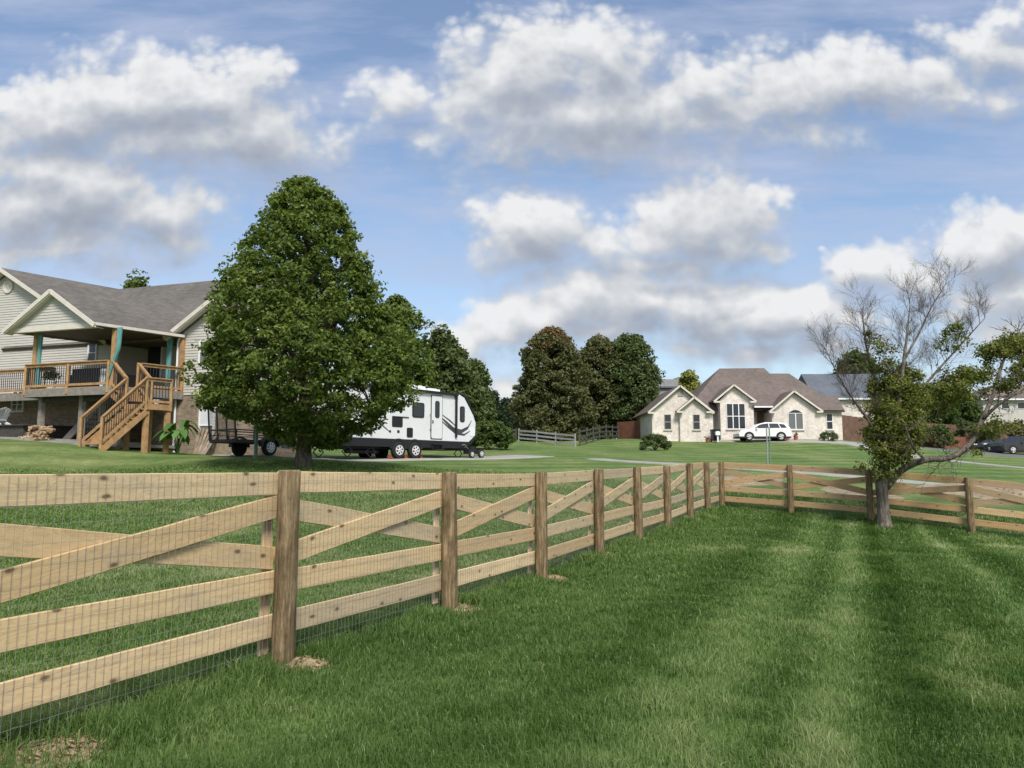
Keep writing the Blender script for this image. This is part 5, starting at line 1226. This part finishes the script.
# bins and pots in front of the cream house
q = gxy(716.5, 66.8); c = V((q.x, q.y, h(q.x, q.y)+.06)); wb = thing('wheelie_bin', 'dark wheeled rubbish bin at the corner of the garage wing', 'bin', c)
mb = MB(); mb.prism([c+V((-.28, -.3, .08)), c+V((.28, -.3, .08)), c+V((.36, -.36, 1.0)), c+V((-.36, -.36, 1.0))], V((0, .65, 0))); mb.build('body', 'black', wb)
mb = MB(); mb.prism([c+V((-.38, -.4, 1.0)), c+V((.38, -.4, 1.0)), c+V((.36, -.4, 1.08)), c+V((-.36, -.4, 1.08))], V((0, .78, 0))); mb.build('lid', 'black', wb)
for s_ in (-1, 1): wheel(wb, c+V((.3*s_, .3, .13)), V((s_, 0, 0)), .13, .07)
q = gxy(719, 66.2); c = V((q.x, q.y, h(q.x, q.y)+.06)); mbx = thing('white_box', 'small white post box standing in front of the dark bin', 'box', c)
mb = MB(); mb.box(c+V((0, 0, .3)), (.12, .12, .6)); mb.build('post', 'white', mbx); mb = MB(); mb.prism([c+V((-.2, -.15, .6)), c+V((.2, -.15, .6)), c+V((.2, -.15, .85)), c+V((.1, -.15, .95)), c+V((-.1, -.15, .95)), c+V((-.2, -.15, .85))], V((0, .3, 0))); mb.build('box', 'white', mbx)
for px, lab, r in ((785, 'terracotta pot with reddish plant just behind the white car', .3), (789, 'second terracotta pot between the white car and arched window', .24), (797.5, 'small red flower pot under the arched window', .2), (708.5, 'small red pot on the grass by the garage wing', .16)):
    q = gxy(px, 68 if px > 720 else 66); c = V((q.x, q.y, h(q.x, q.y)+.05)); t = pot(lab, c, r, 'orangeplastic'); leaves('foliage', np.array([c+V((0, 0, r*2.3))])+rng.normal(0, r*.4, (6, 3)), np.full(6, r*.7), 30, .1, 'leaf_red', t, tintf=lambda p, t_: t_+.35)

# ------------------------------------------------------------------ sky
W_ = bpy.data.worlds.new('World'); S.world = W_; W_.use_nodes = True; nt = W_.node_tree; nt.nodes.clear(); Lk = nt.links
SUN_EL, SUN_AZ = 50, 166    # azimuth clockwise from +Y (north = view direction)
def dirv(px, py):
    p = ray(px, py, 1.0); return p.x, p.z-H
CL = [ # px, py, rx, ry, weight
 (150,100,95,36,1),(215,98,60,34,1),(70,118,80,32,.95),(245,130,70,36,1),(150,140,120,30,.8),(40,165,60,22,.9),
 (70,190,90,34,1),(140,205,62,26,.95),(20,205,60,40,.9),(90,240,110,24,.7),(40,250,90,20,.8),(180,235,60,18,.65),(960,95,90,26,.7),(1010,20,60,24,.6),
 (400,95,40,34,.62),(375,120,60,30,.5),(480,100,50,34,.7),
 (545,80,70,44,1),(600,62,44,34,1.05),(570,115,110,34,1),(640,110,70,44,.9),(700,85,44,34,.8),(600,140,90,22,.75),
 (770,95,90,40,.8),(850,85,90,34,.9),(800,125,100,26,.75),(930,65,90,32,.6),(1000,50,84,40,.66),
 (520,228,46,28,1),(500,240,36,24,.9),(700,222,50,34,1.05),(665,240,60,26,.9),(725,240,44,26,.95),(610,245,60,22,.7),(770,250,24,18,.8),(660,262,90,16,.75),
 (572,295,36,26,1),(545,315,60,24,.95),(500,335,40,24,.9),(640,302,60,26,1.0),(690,308,66,28,1.05),(770,318,64,24,1.0),(720,290,60,16,.75),(600,330,80,20,.75),
 (750,352,40,12,.8),(680,350,60,14,.7),(560,355,60,14,.6),(460,350,40,30,.7),(480,385,60,18,.6),(830,350,60,16,.75),
 (868,270,34,18,.95),(905,278,44,18,.9),(850,320,40,16,.7),(985,238,44,26,1),(950,245,30,16,.7),(1015,292,40,26,1.05),(1005,330,50,22,.9),(950,318,50,14,.6),(820,255,20,10,.4)]
grp = bpy.data.node_groups.new('cloud density', 'ShaderNodeTree')
grp.interface.new_socket('Vector', in_out='INPUT', socket_type='NodeSocketVector'); grp.interface.new_socket('Density', in_out='OUTPUT', socket_type='NodeSocketFloat'); grp.interface.new_socket('Base', in_out='OUTPUT', socket_type='NodeSocketFloat')
gi = grp.nodes.new('NodeGroupInput'); go = grp.nodes.new('NodeGroupOutput')
gv = gi.outputs[0]; nz = noise(grp, mapping(grp, gv, (1, 1.2, 1), (3.1, 1.7, 0)), 9, 8, .60)
nz2 = noise(grp, mapping(grp, gv, (1, 1.3, 1), (7, 4, 0)), 3.2, 2, .5)
# domain warp so that outlines are not ellipses
wn = N(grp, 'ShaderNodeTexNoise'); wn.inputs['Scale'].default_value = 7; wn.inputs['Detail'].default_value = 3; grp.links.new(gv, wn.inputs['Vector'])
ws = N(grp, 'ShaderNodeVectorMath', operation='SUBTRACT'); grp.links.new(wn.outputs['Color'], ws.inputs[0]); ws.inputs[1].default_value = (.5, .5, .5)
wm = N(grp, 'ShaderNodeVectorMath', operation='MULTIPLY_ADD'); grp.links.new(ws.outputs[0], wm.inputs[0]); wm.inputs[1].default_value = (.10, .06, 0); grp.links.new(gv, wm.inputs[2])
acc = None
for px, py, rx, ry, w_ in CL:
    cx, cz = dirv(px, py); sx, sz = rx*1.2/F, ry*1.2/F
    sb = N(grp, 'ShaderNodeVectorMath', operation='MULTIPLY_ADD'); grp.links.new(wm.outputs[0], sb.inputs[0]); sb.inputs[1].default_value = (1/sx, 1/sz, 0); sb.inputs[2].default_value = (-cx/sx, -cz/sz, 0)
    ln = N(grp, 'ShaderNodeVectorMath', operation='LENGTH'); grp.links.new(sb.outputs[0], ln.inputs[0])
    e = math_(grp, 'MULTIPLY_ADD', ln.outputs['Value'], -.50, w_*.80+.05)
    if acc is None: acc = e
    else:
        m = N(grp, 'ShaderNodeMath', operation='SMOOTH_MAX'); grp.links.new(acc, m.inputs[0]); grp.links.new(e, m.inputs[1]); m.inputs[2].default_value = .12; acc = m.outputs[0]
acc = math_(grp, 'MAXIMUM', acc, -.6)
vo = N(grp, 'ShaderNodeTexVoronoi', voronoi_dimensions='2D'); vo.inputs['Scale'].default_value = 11; vo.inputs['Detail'].default_value = 2.2; vo.inputs['Roughness'].default_value = .62; vo.inputs['Lacunarity'].default_value = 2.3; vo.normalize = False
w2 = N(grp, 'ShaderNodeVectorMath', operation='MULTIPLY_ADD'); grp.links.new(ws.outputs[0], w2.inputs[0]); w2.inputs[1].default_value = (.05, .05, 0); grp.links.new(mapping(grp, gv, (1, 1.15, 1)), w2.inputs[2]); grp.links.new(w2.outputs[0], vo.inputs['Vector'])
den = math_(grp, 'ADD', acc, math_(grp, 'MULTIPLY', math_(grp, 'SUBTRACT', nz, .5), .68)); den = math_(grp, 'ADD', den, math_(grp, 'MULTIPLY', math_(grp, 'SUBTRACT', .52, vo.outputs['Distance']), .36)); den = math_(grp, 'ADD', den, math_(grp, 'MULTIPLY', math_(grp, 'SUBTRACT', nz2, .5), .3))
grp.links.new(den, go.inputs[0]); grp.links.new(acc, go.inputs[1])
tc = N(nt, 'ShaderNodeTexCoord').outputs['Generated']; sp_ = N(nt, 'ShaderNodeSeparateXYZ'); Lk.new(tc, sp_.inputs[0])
yc_ = math_(nt, 'MAXIMUM', sp_.outputs[1], .05); cb = N(nt, 'ShaderNodeCombineXYZ'); Lk.new(math_(nt, 'DIVIDE', sp_.outputs[0], yc_), cb.inputs[0]); Lk.new(math_(nt, 'DIVIDE', sp_.outputs[2], yc_), cb.inputs[1])
front = N(nt, 'ShaderNodeMapRange'); front.interpolation_type = 'SMOOTHSTEP'; Lk.new(sp_.outputs[1], front.inputs[0]); front.inputs[1].default_value = .25; front.inputs[2].default_value = .5
def dens(offx, offz):
    g_ = N(nt, 'ShaderNodeGroup'); g_.node_tree = grp; ad = N(nt, 'ShaderNodeVectorMath', operation='ADD'); Lk.new(cb.outputs[0], ad.inputs[0]); ad.inputs[1].default_value = (offx, offz, 0); Lk.new(ad.outputs[0], g_.inputs[0]); return g_.outputs[0], g_.outputs[1]
(dA, aA), (dB, aB) = dens(0, 0), dens(-.010, .034)
# clouds elsewhere in the sky
bk = noise(nt, mapping(nt, tc, (1, 1, 2.2)), 2.6, 7, .6); bk = math_(nt, 'MULTIPLY', math_(nt, 'SUBTRACT', bk, .5), 2.2)
mxd = N(nt, 'ShaderNodeMix', data_type='FLOAT'); Lk.new(front.outputs[0], mxd.inputs[0]); Lk.new(bk, mxd.inputs[2]); Lk.new(dA, mxd.inputs[3]); dA2 = mxd.outputs[0]
df = math_(nt, 'ADD', math_(nt, 'SUBTRACT', dA, dB), math_(nt, 'MULTIPLY', math_(nt, 'SUBTRACT', aA, aB), .55))
shp = math_(nt, 'ADD', math_(nt, 'MULTIPLY', df, 2.6, clamp=True), .9); al = N(nt, 'ShaderNodeMapRange'); al.interpolation_type = 'SMOOTHSTEP'; Lk.new(math_(nt, 'MULTIPLY', dA2, shp), al.inputs[0]); al.inputs[1].default_value = -.18; al.inputs[2].default_value = .50
# light and dark sides of the billows
thick = N(nt, 'ShaderNodeMapRange'); Lk.new(dA, thick.inputs[0]); thick.inputs[1].default_value = .15; thick.inputs[2].default_value = 1.0; thick.inputs[3].default_value = .0; thick.inputs[4].default_value = .36
lum = math_(nt, 'SUBTRACT', math_(nt, 'MULTIPLY_ADD', df, .9, .62), thick.outputs[0], clamp=True)
ccol = ramp(nt, lum, [(.0, (.235, .262, .315)), (.35, (.30, .325, .375)), (.65, (.41, .43, .46)), (1.0, (.585, .59, .597))])
sky = N(nt, 'ShaderNodeTexSky'); sky.sky_type = 'NISHITA'; sky.sun_disc = False; sky.sun_elevation = math.radians(SUN_EL); sky.sun_rotation = math.radians(SUN_AZ); sky.altitude = 200; sky.air_density = 1.1; sky.dust_density = 1.6; sky.ozone_density = 1.5
bg1 = N(nt, 'ShaderNodeBackground'); Lk.new(sky.outputs[0], bg1.inputs[0]); bg1.inputs[1].default_value = .12
# thin high veil
vl = noise(nt, mapping(nt, cb.outputs[0], (1.0, 4.5, 1)), 3.0, 6, .6); vf = ramp(nt, vl, [(.40, .06), (.68, .72)])
bgv = N(nt, 'ShaderNodeBackground'); bgv.inputs[0].default_value = (.35, .39, .51, 1); bgv.inputs[1].default_value = 1
mv = N(nt, 'ShaderNodeMixShader'); Lk.new(vf, mv.inputs[0]); Lk.new(bg1.outputs[0], mv.inputs[1]); Lk.new(bgv.outputs[0], mv.inputs[2])
bg2 = N(nt, 'ShaderNodeBackground'); Lk.new(ccol, bg2.inputs[0]); bg2.inputs[1].default_value = 1.0
mx = N(nt, 'ShaderNodeMixShader'); Lk.new(al.outputs[0], mx.inputs[0]); Lk.new(mv.outputs[0], mx.inputs[1]); Lk.new(bg2.outputs[0], mx.inputs[2])
wo = N(nt, 'ShaderNodeOutputWorld'); Lk.new(mx.outputs[0], wo.inputs[0])
W_.cycles.sampling_method = 'NONE'

sl = bpy.data.lights.new('sun', 'SUN'); sl.energy = 3.0; sl.angle = math.radians(16); sl.color = (1, .95, .87)
so = bpy.data.objects.new('sun', sl); COL.objects.link(so)
el, az = math.radians(SUN_EL), math.radians(SUN_AZ)
to_sun = V((math.sin(az)*math.cos(el), math.cos(az)*math.cos(el), math.sin(el)))
so.rotation_euler = (-to_sun).to_track_quat('-Z', 'Y').to_euler(); so.location = (0, 0, 30)

cam = bpy.data.cameras.new('camera'); cam.sensor_width = 36; cam.lens = 36*F/1024; cam.clip_start = .05; cam.clip_end = 3000
co = bpy.data.objects.new('camera', cam); COL.objects.link(co); co.location = (0, 0, H); co.rotation_euler = (math.pi/2+TH, 0, 0); S.camera = co
S.view_settings.view_transform = 'Standard'; S.view_settings.look = 'None'; S.view_settings.exposure = 0.55; S.view_settings.gamma = 1
S.render.engine = 'CYCLES'
S.cycles.max_bounces = 5; S.cycles.diffuse_bounces = 3; S.cycles.glossy_bounces = 2; S.cycles.transmission_bounces = 3
